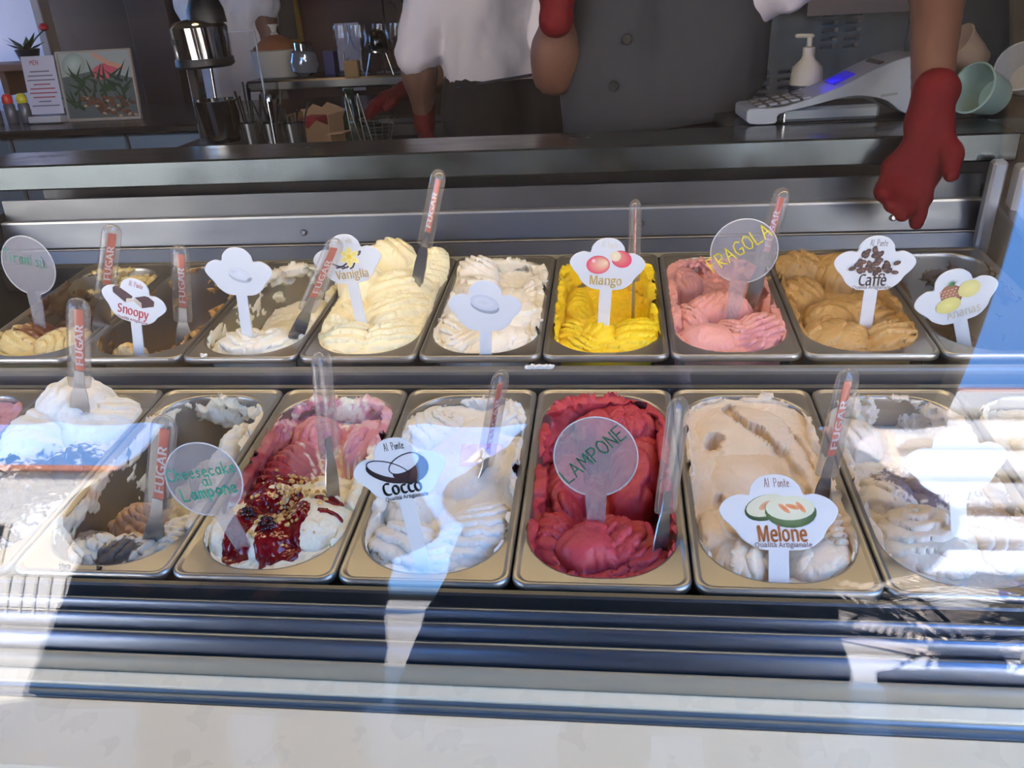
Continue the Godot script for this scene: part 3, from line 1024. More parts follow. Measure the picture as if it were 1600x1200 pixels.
func build_pans() -> void:
	var white := Color(0.93, 0.92, 0.87)
	var choc := Color(0.16, 0.09, 0.07)
	var S := [
		# --- lower row, from the left
		{"row": 0, "i": -5, "called": "pink violet gelato", "seed": 1, "color": Color(0.80, 0.62, 0.68), "level": [[-1, -12], [0, -25], [1, -15]], "coat": [10, 10, 14, 6], "lobes": [[0, -110, 60, 50, 0, 30, 20, 14, 3, -0.8, 0]]},
		{"row": 0, "i": -4, "called": "white chocolate-flecked gelato", "seed": 2, "color": white, "over": 7, "level": [[-1, -8], [-0.2, -14], [0.3, -30], [1, -22]], "coat": [10, 12, 10, 6], "crumb": 3,
			"lobes": [[-10, -118, 52, 50, 46, 50, 10, 22, 3, -0.9, 0.2], [-38, -70, 48, 62, 24, 45, -20, 20, 3, 0.8, -0.6], [28, -100, 50, 58, 22, 40, 35, 18, 3, -0.6, -0.7], [38, -30, 38, 44, 4, 30, 60, 15, 3, 0, -0.9], [-20, 20, 46, 52, 8, 36, 15, 16, 3, 0.7, -0.7], [10, 100, 50, 46, 2, 36, -25, 15, 3, -0.6, -0.8], [48, 70, 26, 50, 0, 25, 10, 13, 2.5, 0, -1]],
			"spots": [[40, 20, 45, choc, 0.95, 70], [10, 80, 40, choc, 0.95, 70], [-20, 120, 40, choc, 0.9, 80]]},
		{"row": 0, "i": -3, "called": "last scrapings of cream gelato with biscuit crumbs", "seed": 3, "color": Color(0.88, 0.84, 0.74), "level": [[-1, -112], [0.1, -112], [0.35, -80], [0.6, -62], [0.8, -48], [1, -30]], "coat": [7, 22, 12, 12], "bare": 0.12, "crumb": 7, "warp": 9, "fine": 1.0,
			"lobes": [[46, -92, 24, 52, -10, 44, 12, 9, 4, -0.6, -0.6], [-8, -96, 26, 24, -62, 40, 30, 9, 5, -0.6, -0.6], [46, -20, 20, 60, -26, 44, 6, 9, 4, -0.6, -0.6], [-26, 48, 34, 28, -26, 36, 0, 8, 5, 0.5, -0.5], [8, 122, 46, 30, -12, 26, 10, 12, 3, -0.8, 0], [-36, 122, 24, 26, -8, 22, -20, 10, 3, 0.6, 0], [50, 96, 20, 44, -12, 26, 0, 10, 3, 0, -0.9]],
			"spots": [[-28, 50, 34, Color(0.74, 0.56, 0.42), 0.8, 80], [10, 74, 22, Color(0.60, 0.44, 0.32), 0.6, 80], [4, 134, 18, Color(0.20, 0.11, 0.09), 0.85, 70], [-40, 110, 10, Color(0.22, 0.13, 0.10), 0.8, 80]]},
		{"row": 0, "i": -2, "called": "cream cheesecake gelato with raspberry ripple", "seed": 4, "color": Color(0.93, 0.90, 0.80), "level": [[-1, -36], [-0.45, -44], [-0.1, -34], [0.3, -14], [0.75, -12], [1, -14]], "coat": [18, 18, 16, 4], "bare": 0.36, "crumb": 4, "fine": 0.8,
			"lobes": [[-46, -30, 28, 84, -10, 40, 12, 13, 4, 0.3, -0.9], [-20, 40, 40, 40, 6, 36, 25, 16, 3, 0.7, -0.6], [38, 84, 38, 50, 12, 38, -15, 26, 1.5, -0.6, 0.7], [-48, 100, 30, 46, 4, 32, 20, 15, 3, 0.6, 0.6], [-8, 112, 40, 36, 7, 34, 0, 20, 2, -0.5, -0.7], [22, 24, 34, 44, -8, 30, 0, 17, 3, 0, -1], [46, -96, 30, 50, -8, 34, 0, 22, 3, -0.8, 0.3], [-30, -118, 34, 34, -14, 30, 0, 12, 4, 0.5, 0.5]],
			"scoops": [[16, -44, 36, 66, -56, 10]],
			"spots": [[-60, -50, 46, Color(0.64, 0.24, 0.30), 0.9, 45], [-56, 10, 34, Color(0.60, 0.14, 0.20), 0.9, 45], [46, -112, 42, Color(0.85, 0.64, 0.68), 0.9, 30], [-34, -120, 36, Color(0.80, 0.48, 0.53), 0.85, 40], [-30, 8, 20, Color(0.62, 0.16, 0.22), 0.9, 60], [62, -70, 26, Color(0.80, 0.52, 0.57), 0.85, 40]]},
		{"row": 0, "i": -1, "called": "white coconut gelato", "seed": 5, "color": Color(0.90, 0.885, 0.84), "level": [[-1, -16], [-0.3, -20], [0.2, -34], [0.7, -20], [1, -14]], "coat": [12, 10, 16, 4], "bare": 0.3, "crumb": 2,
			"lobes": [[-44, -112, 40, 46, 2, 30, 20, 12, 3, 0.6, -0.6], [10, -70, 62, 90, -8, 34, 5, 60, 1.2, -0.9, -0.4], [-42, 40, 30, 40, -4, 34, 10, 17, 3, 0.8, -0.4], [-36, 108, 40, 38, 2, 34, -15, 15, 3.5, 0.7, -0.6], [36, 92, 42, 62, 2, 36, 25, 12, 3, -0.8, -0.7], [2, 132, 40, 28, -4, 26, 0, 13, 3, 0, -1], [50, -124, 28, 30, 2, 24, 0, 9, 3, -0.6, 0]]},
		{"row": 0, "i": 0, "called": "raspberry red gelato", "seed": 6, "color": Color(0.70, 0.23, 0.27), "level": [[-1, -34], [-0.5, -66], [0.1, -84], [0.45, -72], [0.75, -24], [1, -22]], "coat": [17, 15, 26, 5], "bare": 0.30, "crumb": 7, "warp": 9, "fine": 1.0, "torn": 4.0,
			"lobes": [[-14, 108, 38, 34, 5, 34, 15, 60, 1.5, -0.9, 0.4], [22, 96, 42, 34, -2, 34, -20, 13, 4, -0.6, -0.7], [-52, 92, 24, 44, -4, 32, 0, 14, 3, 0.3, -0.9], [48, 122, 28, 30, -10, 26, 0, 12, 3, -0.5, -0.5], [6, 66, 34, 24, -16, 30, 0, 10, 5, 0, -0.9], [44, -60, 34, 80, -12, 44, 8, 20, 4, -0.7, 0.4], [20, -126, 54, 36, 0, 30, 0, 17, 4, -0.8, 0.5], [-50, -30, 26, 90, -30, 40, 5, 12, 4, 0.8, 0.4]]},
		{"row": 0, "i": 1, "called": "pale peach melon gelato", "seed": 7, "color": Color(0.90, 0.82, 0.71), "level": [[-1, -8], [-0.4, -12], [0.25, -20], [0.6, -26], [1, -14]], "coat": [6, 10, 8, 4], "bare": 0.4, "crumb": 1.5, "fine": 0.4,
			"lobes": [[-6, -100, 66, 66, 1, 24, 0, 90, 1, -0.9, 0.4], [-8, -28, 56, 62, -6, 26, 15, 70, 1, 0.6, -0.9], [-44, 82, 36, 42, 2, 30, 20, 22, 2, 0.6, -0.4], [-30, 122, 34, 32, 3, 30, 0, 15, 2.5, 0.6, 0.5], [34, 122, 44, 36, 4, 32, 12, 28, 2, -0.8, 0.5], [60, 92, 14, 52, 0, 18, 8, 9, 4, 0, -2.5]],
			"grooves": [[-11, -113, 8, 26, -20, -28], [10, -83, 9, 24, -22, -43], [32, -56, 8, 24, -22, -36], [47, -25, 8, 26, -24, -16], [52, 8, 6, 20, -26, 0], [59, -62, 4, 46, -18, -12], [-42, -72, 12, 14, -28, 40], [-18, -138, 7, 20, -18, 10], [-46, 36, 7, 24, -30, -5], [-12, 48, 7, 20, -28, -20]]},
		{"row": 0, "i": 2, "called": "greyish cream gelato with violet berry patches", "seed": 8, "color": Color(0.86, 0.82, 0.75), "level": [[-1, -44], [-0.5, -40], [0, -26], [0.4, -18], [1, -14]], "coat": [10, 10, 16, 4], "bare": 0.3, "crumb": 3,
			"lobes": [[-24, 92, 54, 60, 10, 44, 20, 15, 3.5, -0.3, -0.3], [42, 90, 34, 56, 6, 36, -10, 14, 3.5, -0.8, 0], [-40, 14, 32, 40, -2, 32, 0, 17, 3, 0.6, -0.8], [20, 10, 54, 36, -8, 30, 10, 20, 3, 0, -0.9], [-44, -112, 30, 30, -8, 28, 0, 12, 3, 0.5, 0]],
			"spots": [[0, -10, 36, Color(0.34, 0.28, 0.36), 0.85, 60], [30, -10, 24, Color(0.6, 0.5, 0.46), 0.7, 70], [54, 50, 22, Color(0.62, 0.5, 0.4), 0.7, 70]]},
		{"row": 0, "i": 3, "called": "pale vanilla gelato in the last lower pan", "seed": 9, "color": Color(0.90, 0.86, 0.76), "level": [[-1, -20], [0, -24], [1, -16]], "coat": [8, 8, 10, 4], "lobes": [[0, -90, 56, 60, -2, 34, 0, 16, 3, -0.7, 0], [0, 60, 60, 70, 4, 36, 0, 17, 3, 0.7, -0.6]]},
		# --- upper row
		{"row": 1, "i": -5, "called": "cream gelato dusted with cocoa", "seed": 11, "color": Color(0.83, 0.75, 0.52), "level": [[-1, -60], [0.1, -46], [0.6, -18], [1, -12]], "coat": [10, 16, 16, 4], "bare": 0.25, "crumb": 4,
			"lobes": [[-38, 92, 42, 52, 6, 34, 0, 14, 3, 0.7, -0.5], [32, 104, 48, 48, 6, 36, -10, 12, 3, -0.7, 0.7], [52, -20, 22, 60, -6, 34, 10, 10, 4, -0.4, -0.9], [30, -118, 38, 30, -2, 28, 0, 11, 4, 0, -0.8]],
			"spots": [[-10, 20, 60, Color(0.30, 0.13, 0.10), 0.92, 24], [20, 52, 36, Color(0.38, 0.17, 0.11), 0.9, 40], [-50, -60, 60, Color(0.24, 0.12, 0.10), 0.9, 30], [-14, 78, 26, Color(0.42, 0.22, 0.13), 0.8, 70]]},
		{"row": 1, "i": -4, "called": "last of the tan hazelnut gelato", "seed": 12, "color": Color(0.66, 0.52, 0.32), "level": [[-1, -110], [0.1, -104], [0.5, -82], [0.8, -60], [1, -44]], "coat": [5, 20, 10, 8], "bare": 0.06, "crumb": 6, "warp": 8,
			"lobes": [[46, 40, 26, 80, -30, 50, 12, 12, 4, -0.8, -0.4], [-24, 128, 26, 20, -4, 30, 0, 24, 1.5, -0.8, 0], [22, 112, 30, 24, -28, 30, 0, 10, 5, 0, -0.9]],
			"spots": [[-24, 128, 22, Color(0.86, 0.76, 0.54), 0.95, 40], [-40, 60, 50, Color(0.36, 0.25, 0.15), 0.85, 40], [20, 20, 40, Color(0.42, 0.30, 0.19), 0.8, 40]]},
		{"row": 1, "i": -3, "called": "remains of plain milk-white gelato", "seed": 13, "color": Color(0.92, 0.90, 0.82), "level": [[-1, -70], [0, -76], [0.4, -60], [0.7, -22], [1, -16]], "coat": [4, 20, 26, 6], "bare": 0.16, "crumb": 4, "warp": 8,
			"lobes": [[-16, 112, 46, 42, 6, 36, 0, 12, 4, 0.5, -0.7], [34, 116, 40, 40, 8, 34, 20, 15, 3, -0.2, 0], [-46, 118, 26, 34, -6, 30, 0, 14, 3, 0.5, 0.5], [50, -10, 24, 110, -20, 50, 4, 30, 2, -0.9, 0], [-8, 128, 40, 22, 2, 22, 0, 11, 3, 0, -1]],
			"spots": [[34, -30, 70, Color(0.86, 0.83, 0.66), 0.5, 18]]},
		{"row": 1, "i": -2, "called": "creamy yellow-white vanilla gelato heaped high", "seed": 14, "color": Color(0.95, 0.91, 0.74), "over": 9, "level": [[-1, 4], [-0.3, 6], [0.3, 2], [1, -10]], "coat": [0, 0, 0, 0], "crumb": 4,
			"lobes": [[-12, -106, 48, 44, 62, 58, 10, 14, 4, 0.5, -0.7], [-46, -50, 40, 54, 46, 52, 0, 18, 4, 0.8, -0.4], [44, -90, 42, 58, 30, 42, 20, 11, 6, -0.5, -0.6], [58, -124, 28, 28, 38, 34, 0, 9, 6, 0, -0.8], [18, -28, 56, 60, 36, 50, 25, 17, 4, -0.8, -0.7], [28, 32, 54, 64, 26, 46, 20, 16, 4, -0.8, -0.6], [-44, 44, 38, 52, 16, 40, 15, 20, 4, 0.7, -0.7], [-30, 108, 46, 54, 12, 42, -10, 15, 4, 0.3, -0.9], [32, 106, 50, 58, 12, 44, 25, 13, 4.5, -0.7, -0.6]]},
		{"row": 1, "i": -1, "called": "fresh white ricotta gelato", "seed": 15, "color": Color(0.93, 0.91, 0.85), "over": 1.5, "level": [[-1, -20], [-0.4, -22], [0, -24], [0.5, -12], [1, -12]], "coat": [14, 16, 18, 0], "bare": 0.35, "crumb": 4,
			"lobes": [[-46, -122, 38, 38, 20, 36, 10, 11, 5, 0.4, -0.7], [-36, -60, 44, 64, 10, 42, -20, 18, 4, 0.8, -0.6], [10, -24, 58, 40, 4, 34, -30, 16, 3, -0.7, -0.7], [34, 46, 46, 60, 12, 40, 25, 17, 3.5, -0.9, -0.4], [-44, 70, 34, 64, 8, 38, 10, 14, 4, 0.7, -0.6], [-18, 116, 50, 42, 6, 38, 0, 15, 3.5, -0.6, -0.7], [36, 112, 42, 46, 6, 36, 0, 20, 2.5, -0.8, 0.3], [56, -70, 24, 60, 0, 30, 0, 12, 4, -0.6, 0]]},
		{"row": 1, "i": 0, "called": "bright yellow mango gelato", "seed": 16, "color": Color(0.93, 0.80, 0.10), "level": [[-1, -50], [-0.4, -64], [0.2, -54], [0.6, -20], [1, -12]], "coat": [14, 16, 22, 5], "bare": 0.5, "crumb": 4, "warp": 7,
			"lobes": [[-46, 84, 32, 46, 0, 36, 10, 12, 4, 0.4, -0.8], [-8, 92, 30, 56, 8, 40, -12, 16, 3, -0.8, -0.3], [44, 104, 42, 56, 10, 42, 20, 15, 3, -0.5, -0.8], [-34, 122, 40, 34, -1, 30, 0, 11, 4, 0.7, -0.5], [8, 130, 40, 28, -4, 28, 0, 14, 3, 0, -1], [-48, -40, 26, 100, -18, 50, 0, 14, 4, 0.9, 0.3]]},
		{"row": 1, "i": 1, "called": "pink strawberry gelato", "seed": 17, "color": Color(0.88, 0.63, 0.59), "level": [[-1, -34], [-0.5, -46], [0, -36], [0.5, -18], [1, -12]], "coat": [16, 14, 24, 4], "bare": 0.4, "crumb": 4, "warp": 6,
			"lobes": [[-30, 110, 46, 46, 6, 38, 15, 40, 1.5, -0.9, 0.5], [10, 96, 30, 56, 2, 36, -15, 12, 4, 0.8, -0.6], [46, 92, 44, 58, 10, 42, 10, 11, 4, -0.7, -0.4], [-6, -2, 56, 34, 4, 34, -10, 10, 3.5, -0.6, -0.5], [-50, 30, 28, 52, -2, 36, 0, 13, 4, 0.8, -0.5], [-52, -112, 30, 36, -4, 30, 0, 11, 4, 0.5, 0.5], [40, 128, 34, 26, 0, 26, 0, 14, 3, -0.7, 0]],
			"spots": [[-10, -90, 50, Color(0.66, 0.46, 0.46), 0.7, 26], [40, 130, 26, Color(0.76, 0.50, 0.55), 0.6, 30]]},
		{"row": 1, "i": 2, "called": "tan coffee gelato in broken folds", "seed": 18, "color": Color(0.70, 0.56, 0.34), "over": 1.5, "level": [[-1, -14], [-0.3, -26], [0.2, -30], [0.6, -18], [1, -12]], "coat": [8, 10, 16, 3], "bare": 0.4, "crumb": 4, "warp": 8,
			"lobes": [[-40, -122, 42, 42, 20, 40, 10, 16, 5, 0.6, -0.5], [22, -112, 52, 48, 18, 36, 0, 40, 3, -0.7, 0.3], [-48, -40, 36, 50, 8, 38, 20, 15, 5, 0.7, -0.5], [-16, 36, 44, 44, 4, 38, -25, 20, 4, -0.8, 0.5], [26, 30, 50, 40, 2, 36, 20, 12, 4, -0.6, -0.8], [-30, 106, 56, 52, 8, 40, -12, 30, 3, -0.8, -0.6], [44, 104, 40, 52, 6, 38, 20, 13, 4, -0.8, -0.6]]},
		{"row": 1, "i": 3, "called": "dark traces of an emptied gelato", "seed": 19, "color": Color(0.30, 0.24, 0.18), "level": [[-1, -113], [1, -100]], "coat": [6, 10, 5, 8], "bare": 0.0, "crumb": 3, "lobes": [[0, 110, 46, 34, -60, 40, 0, 14, 3, 0, -1]]},
	]
	var pm := pan_mesh()
	var ps := steel("pan_steel", Color(0.63, 0.62, 0.59), 0.30, 0.48, Vector3(4, 4, 4))
	var g := gelato_mat()
	for sp in S:
		var row: int = sp.row
		var x: float = 0.085 + 0.17 * sp.i + (0.0015 if row == 1 else 0.0)
		var p := Vector3(x, 0.0228 if row == 1 else 0.0, -0.5859 if row == 1 else -0.1804)
		var t := CASE * Transform3D(Basis(), p)
		var pan := put("gelato_pan", pm, ps, self, t)
		tag(pan, "steel %s-row gelato pan holding the %s" % [["lower", "upper"][row], sp.called], "pan", "steel gelato pans in the display case")
		var root := thing("gelato_heap", "%s in the %s row of the display case" % [sp.called, ["lower", "upper"][row]], "gelato", t, "gelato heaps in the pans")
		put("gelato", heap(sp), g, root)
		var cs: Array = sp.get("coat", [0, 0, 0, 0])
		if cs.max() > 0:
			put("wall_smear", smear(sp), g, root)
		if sp.seed == 4:
			topping(sp, root)
		if sp.seed == 2:
			flakes(sp, root)


func topping(sp: Dictionary, root: Node3D) -> void:   # raspberry sauce and chopped nuts on the cheesecake gelato
	var P: PackedVector3Array = sp.points
	var nu: int = sp.n[0]
	var nv: int = sp.n[1]
	var Q := P.duplicate()
	var C := PackedColorArray()
	C.resize(P.size())
	C.fill(Color.WHITE)
	var blobs := [[-36, 108, 15, 44], [-2, 118, 15, 34], [12, 122, 24, 28], [-26, 62, 24, 20], [-44, 34, 18, 36], [6, 70, 11, 36], [46, 66, 20, 8], [-32, 136, 18, 18], [58, 90, 14, 4], [-12, 24, 18, 14], [20, 92, 16, 22]]
	for i in P.size():
		var p := P[i]
		var m := -1.0
		for b in blobs:
			var d := Vector2((p.x * 1000.0 - b[0]) / b[2], (p.z * 1000.0 - b[1]) / b[3])
			m = maxf(m, 1.0 - d.length())
		m += 0.35 * N1.get_noise_3d(p.x * 55.0, p.z * 55.0, 4.0) - 0.08
		Q[i].y += clampf(m * 14.0, -3.0, 1.0) * 0.0016
	var s := put("raspberry_sauce", sheet(Q, C, nu, nv), mat("raspberry_sauce", Color(0.42, 0.02, 0.06), 0.12), root)
	s.set_meta("label", "glossy dark red raspberry sauce")
	var rng := RandomNumberGenerator.new()
	rng.seed = 5
	var st := Shape.new()
	for k in 170:
		var u := rng.randf()
		var cx := lerpf(-0.012, 0.004, u) + rng.randfn(0.0, 0.011)
		var cz := lerpf(-0.012, 0.108, u) + rng.randfn(0.0, 0.010)
		if k > 140:
			cx = rng.randf_range(-0.05, 0.05)
			cz = rng.randf_range(0.03, 0.13)
		var y := height_at(P, nu, cx, cz)
		var r := rng.randf_range(0.0016, 0.0036)
		var b := Basis.from_euler(Vector3(rng.randf() * 6.0, rng.randf() * 6.0, rng.randf() * 6.0))
		st.box(Vector3(cx, y + r * 0.5, cz), Vector3(r * 2.0, r * 1.5, r * 1.2), r * 0.5, b)
	var n := put("chopped_nuts", st.mesh(), mat("nut", Color(0.80, 0.66, 0.40), 0.7), root)
	n.set_meta("kind", "stuff")
	for c in [Vector2(-0.004, 0.112), Vector2(-0.036, 0.088)]:
		var yy := height_at(P, nu, c.x, c.y)
		var bs := Shape.new()
		for k in 16:
			var d := Vector3(sin(k * 2.4) * (1.0 - absf(k / 8.0 - 1.0) * 0.6), k / 8.0 - 1.0, cos(k * 2.4) * (1.0 - absf(k / 8.0 - 1.0) * 0.6)).normalized()
			bs.lathe([Vector2(0.0002, -0.003), Vector2(0.0022, -0.0018), Vector2(0.003, 0.0), Vector2(0.0022, 0.0018), Vector2(0.0002, 0.003)], 7, Transform3D(Basis(), Vector3(c.x, yy + 0.003, c.y) + d * 0.0065))
		put("raspberry", bs.mesh(), mat("raspberry", Color(0.20, 0.01, 0.03), 0.25), root)


func height_at(P: PackedVector3Array, nu: int, x: float, z: float) -> float:
	var best := 1e9
	var y := 0.0
	for i in range(0, P.size(), 2):
		var d := (P[i].x - x) * (P[i].x - x) + (P[i].z - z) * (P[i].z - z)
		if d < best:
			best = d
			y = P[i].y
	return y


func flakes(sp: Dictionary, root: Node3D) -> void:
	var P: PackedVector3Array = sp.points
	var rng := RandomNumberGenerator.new()
	rng.seed = 8
	var m := mat("dark_chocolate", Color(0.13, 0.07, 0.055), 0.3)
	for k in 16:
		var x := rng.randf_range(-0.05, 0.062)
		var z := rng.randf_range(-0.02, 0.13)
		var y := height_at(P, sp.n[0], x, z)
		var w := rng.randf_range(0.007, 0.013)
		var q := PackedVector2Array()
		for j in 6:
			q.append(Vector2(cos(j * 1.047), sin(j * 1.047) * 0.6) * w * rng.randf_range(0.6, 1.15))
		put("chocolate_flake", prisms(q, -0.001, 0.001, 0.0003, Transform3D(Basis.from_euler(Vector3(-1.2 + rng.randf() * 0.8, rng.randf() * 3.0, rng.randf() * 3.0)), Vector3(x, y + 0.001, z))), m, root)


# ------------------------------------------------------------------ flavour signs and spatulas

const FLOWER := [0.0, 0.354, 0.122, 0.327, 0.205, 0.241, 0.232, 0.155, 0.324, 0.162, 0.437, 0.11, 0.495, 0.016, 0.459, -0.074, 0.38, -0.164, 0.324, -0.254, 0.212, -0.335, 0.088, -0.354, -0.088, -0.354, -0.212, -0.335, -0.324, -0.254, -0.38, -0.164, -0.459, -0.074, -0.495, 0.016, -0.437, 0.11, -0.324, 0.162, -0.232, 0.155, -0.205, 0.241, -0.122, 0.327]


func sign_frame(base: Vector3, dx: float, dy: float, lean: float, yaw := 0.0) -> Transform3D:   # origin at the foot, y along the stick, z towards the customer
	var l := deg_to_rad(lean)
	var n := Vector3(0, sin(l), cos(l))
	var up0 := Vector3(0, cos(l), -sin(l))
	var up := (Vector3.RIGHT * dx + up0 * dy).normalized()
	var b := Basis(up.cross(n), up, n)
	return CASE * Transform3D(Basis(up, yaw) * b if yaw != 0.0 else b, base)


func flower_sign(label: String, base: Vector3, dx: float, dy: float, lean: float, w: float, yaw := 0.0, roll := 0.0) -> Dictionary:
	var t := thing("flavour_sign", label, "sign", sign_frame(base, dx, dy, lean, yaw), "flower-shaped flavour signs")
	var hc := Vector2(dx, dy).length()
	var pv := PackedVector2Array()
	for i in range(0, FLOWER.size(), 2):
		pv.append(Vector2(FLOWER[i], FLOWER[i + 1]) * w)
	var p := smooth_line(pv, 4)
	var plastic := mat("white_plastic", Color(0.88, 0.88, 0.86), 0.35)
	var fr := Transform3D(Basis(Vector3(0, 0, 1), roll), Vector3(0, hc, 0))
	put("panel", prisms(p, -0.0012, 0.0012, 0.0006, fr), plastic, t)
	var sw := w * 0.082
	put("stick", prisms(PackedVector2Array([Vector2(-sw, -0.045), Vector2(sw, -0.045), Vector2(sw, hc - w * 0.33), Vector2(-sw, hc - w * 0.33)]), -0.0011, 0.0011, 0.0004), plastic, t)
	return {"root": t, "frame": fr * Transform3D(Basis(), Vector3(0, 0, 0.00125)), "w": w, "print": Print.new()}


func letter(d: Dictionary, text: String, x: float, y: float, size: float, col: Color, bold := 0.0, squeeze := 1.0, rot := 0.0) -> void:
	var w: float = d.w
	var m := text_mesh(text, size * w)
	var tr: Transform3D = d.frame * Transform3D(Basis(Vector3(0, 0, 1), rot) * Basis.from_scale(Vector3(squeeze, 1, 1)), Vector3(x * w, y * w, 0.0002))
	put("lettering", m, mat("ink_%s" % col.to_html(false), col, 0.5), d.root, tr)
	if bold > 0.0:
		for k in [-1.0, 1.0]:
			put("lettering", m, mat("ink_%s" % col.to_html(false), col, 0.5), d.root, tr * Transform3D(Basis(), Vector3(bold * w * k, bold * w * 0.6 * k, 0.00002)))


func shop_line(d: Dictionary, col: Color, small: Color) -> void:   # the shop's scrawled name at the top, the small line at the bottom
	var pr: Print = d.print
	pr.write("Al Ponte", Vector2(-0.088, 0.225) * d.w, 0.085 * d.w, 0.0006, col, 0.0, 0.5)
	if small.a > 0.0:
		letter(d, "Qualità Artigianale", 0, -0.312, 0.056, small, 0.0, 1.0)


func end_print(d: Dictionary) -> void:
	var pr: Print = d.print
	put("print", pr.st.commit(), ink(), d.root, d.frame)


func disc_sign(label: String, base: Vector3, dx: float, dy: float, lean: float, dia: float, yaw := 0.0, squash := 1.0) -> Dictionary:
	var t := thing("flavour_sign", label, "sign", sign_frame(base, dx, dy, lean, yaw), "round frosted flavour signs")
	var hc := Vector2(dx, dy).length()
	var m := mat("frosted_acrylic", Color(0.72, 0.70, 0.69, 0.32), 0.4)
	m.transparency = BaseMaterial3D.TRANSPARENCY_ALPHA
	var p := PackedVector2Array()
	var a0 := asin(0.26)
	for k in 45:
		var a := -PI / 2 + a0 + (TAU - 2.0 * a0) * k / 44.0
		p.append(Vector2(cos(a), sin(a) * squash) * dia * 0.5 + Vector2(0, hc))
	p.append(Vector2(-dia * 0.085, -0.03))
	p.append(Vector2(dia * 0.085, -0.03))
	put("panel", prisms(p, -0.0014, 0.0014), m, t)
	# the polished cut edge of the acrylic
	var rim := []
	for k in 45:
		rim.append(Vector3(p[k].x, p[k].y, 0.0))
	put("edge", tub(rim, 0.0008, 6), mat("acrylic_edge", Color(0.86, 0.86, 0.84), 0.25), t)
	return {"root": t, "frame": Transform3D(Basis(), Vector3(0, hc, 0.0016)), "w": dia, "print": Print.new()}


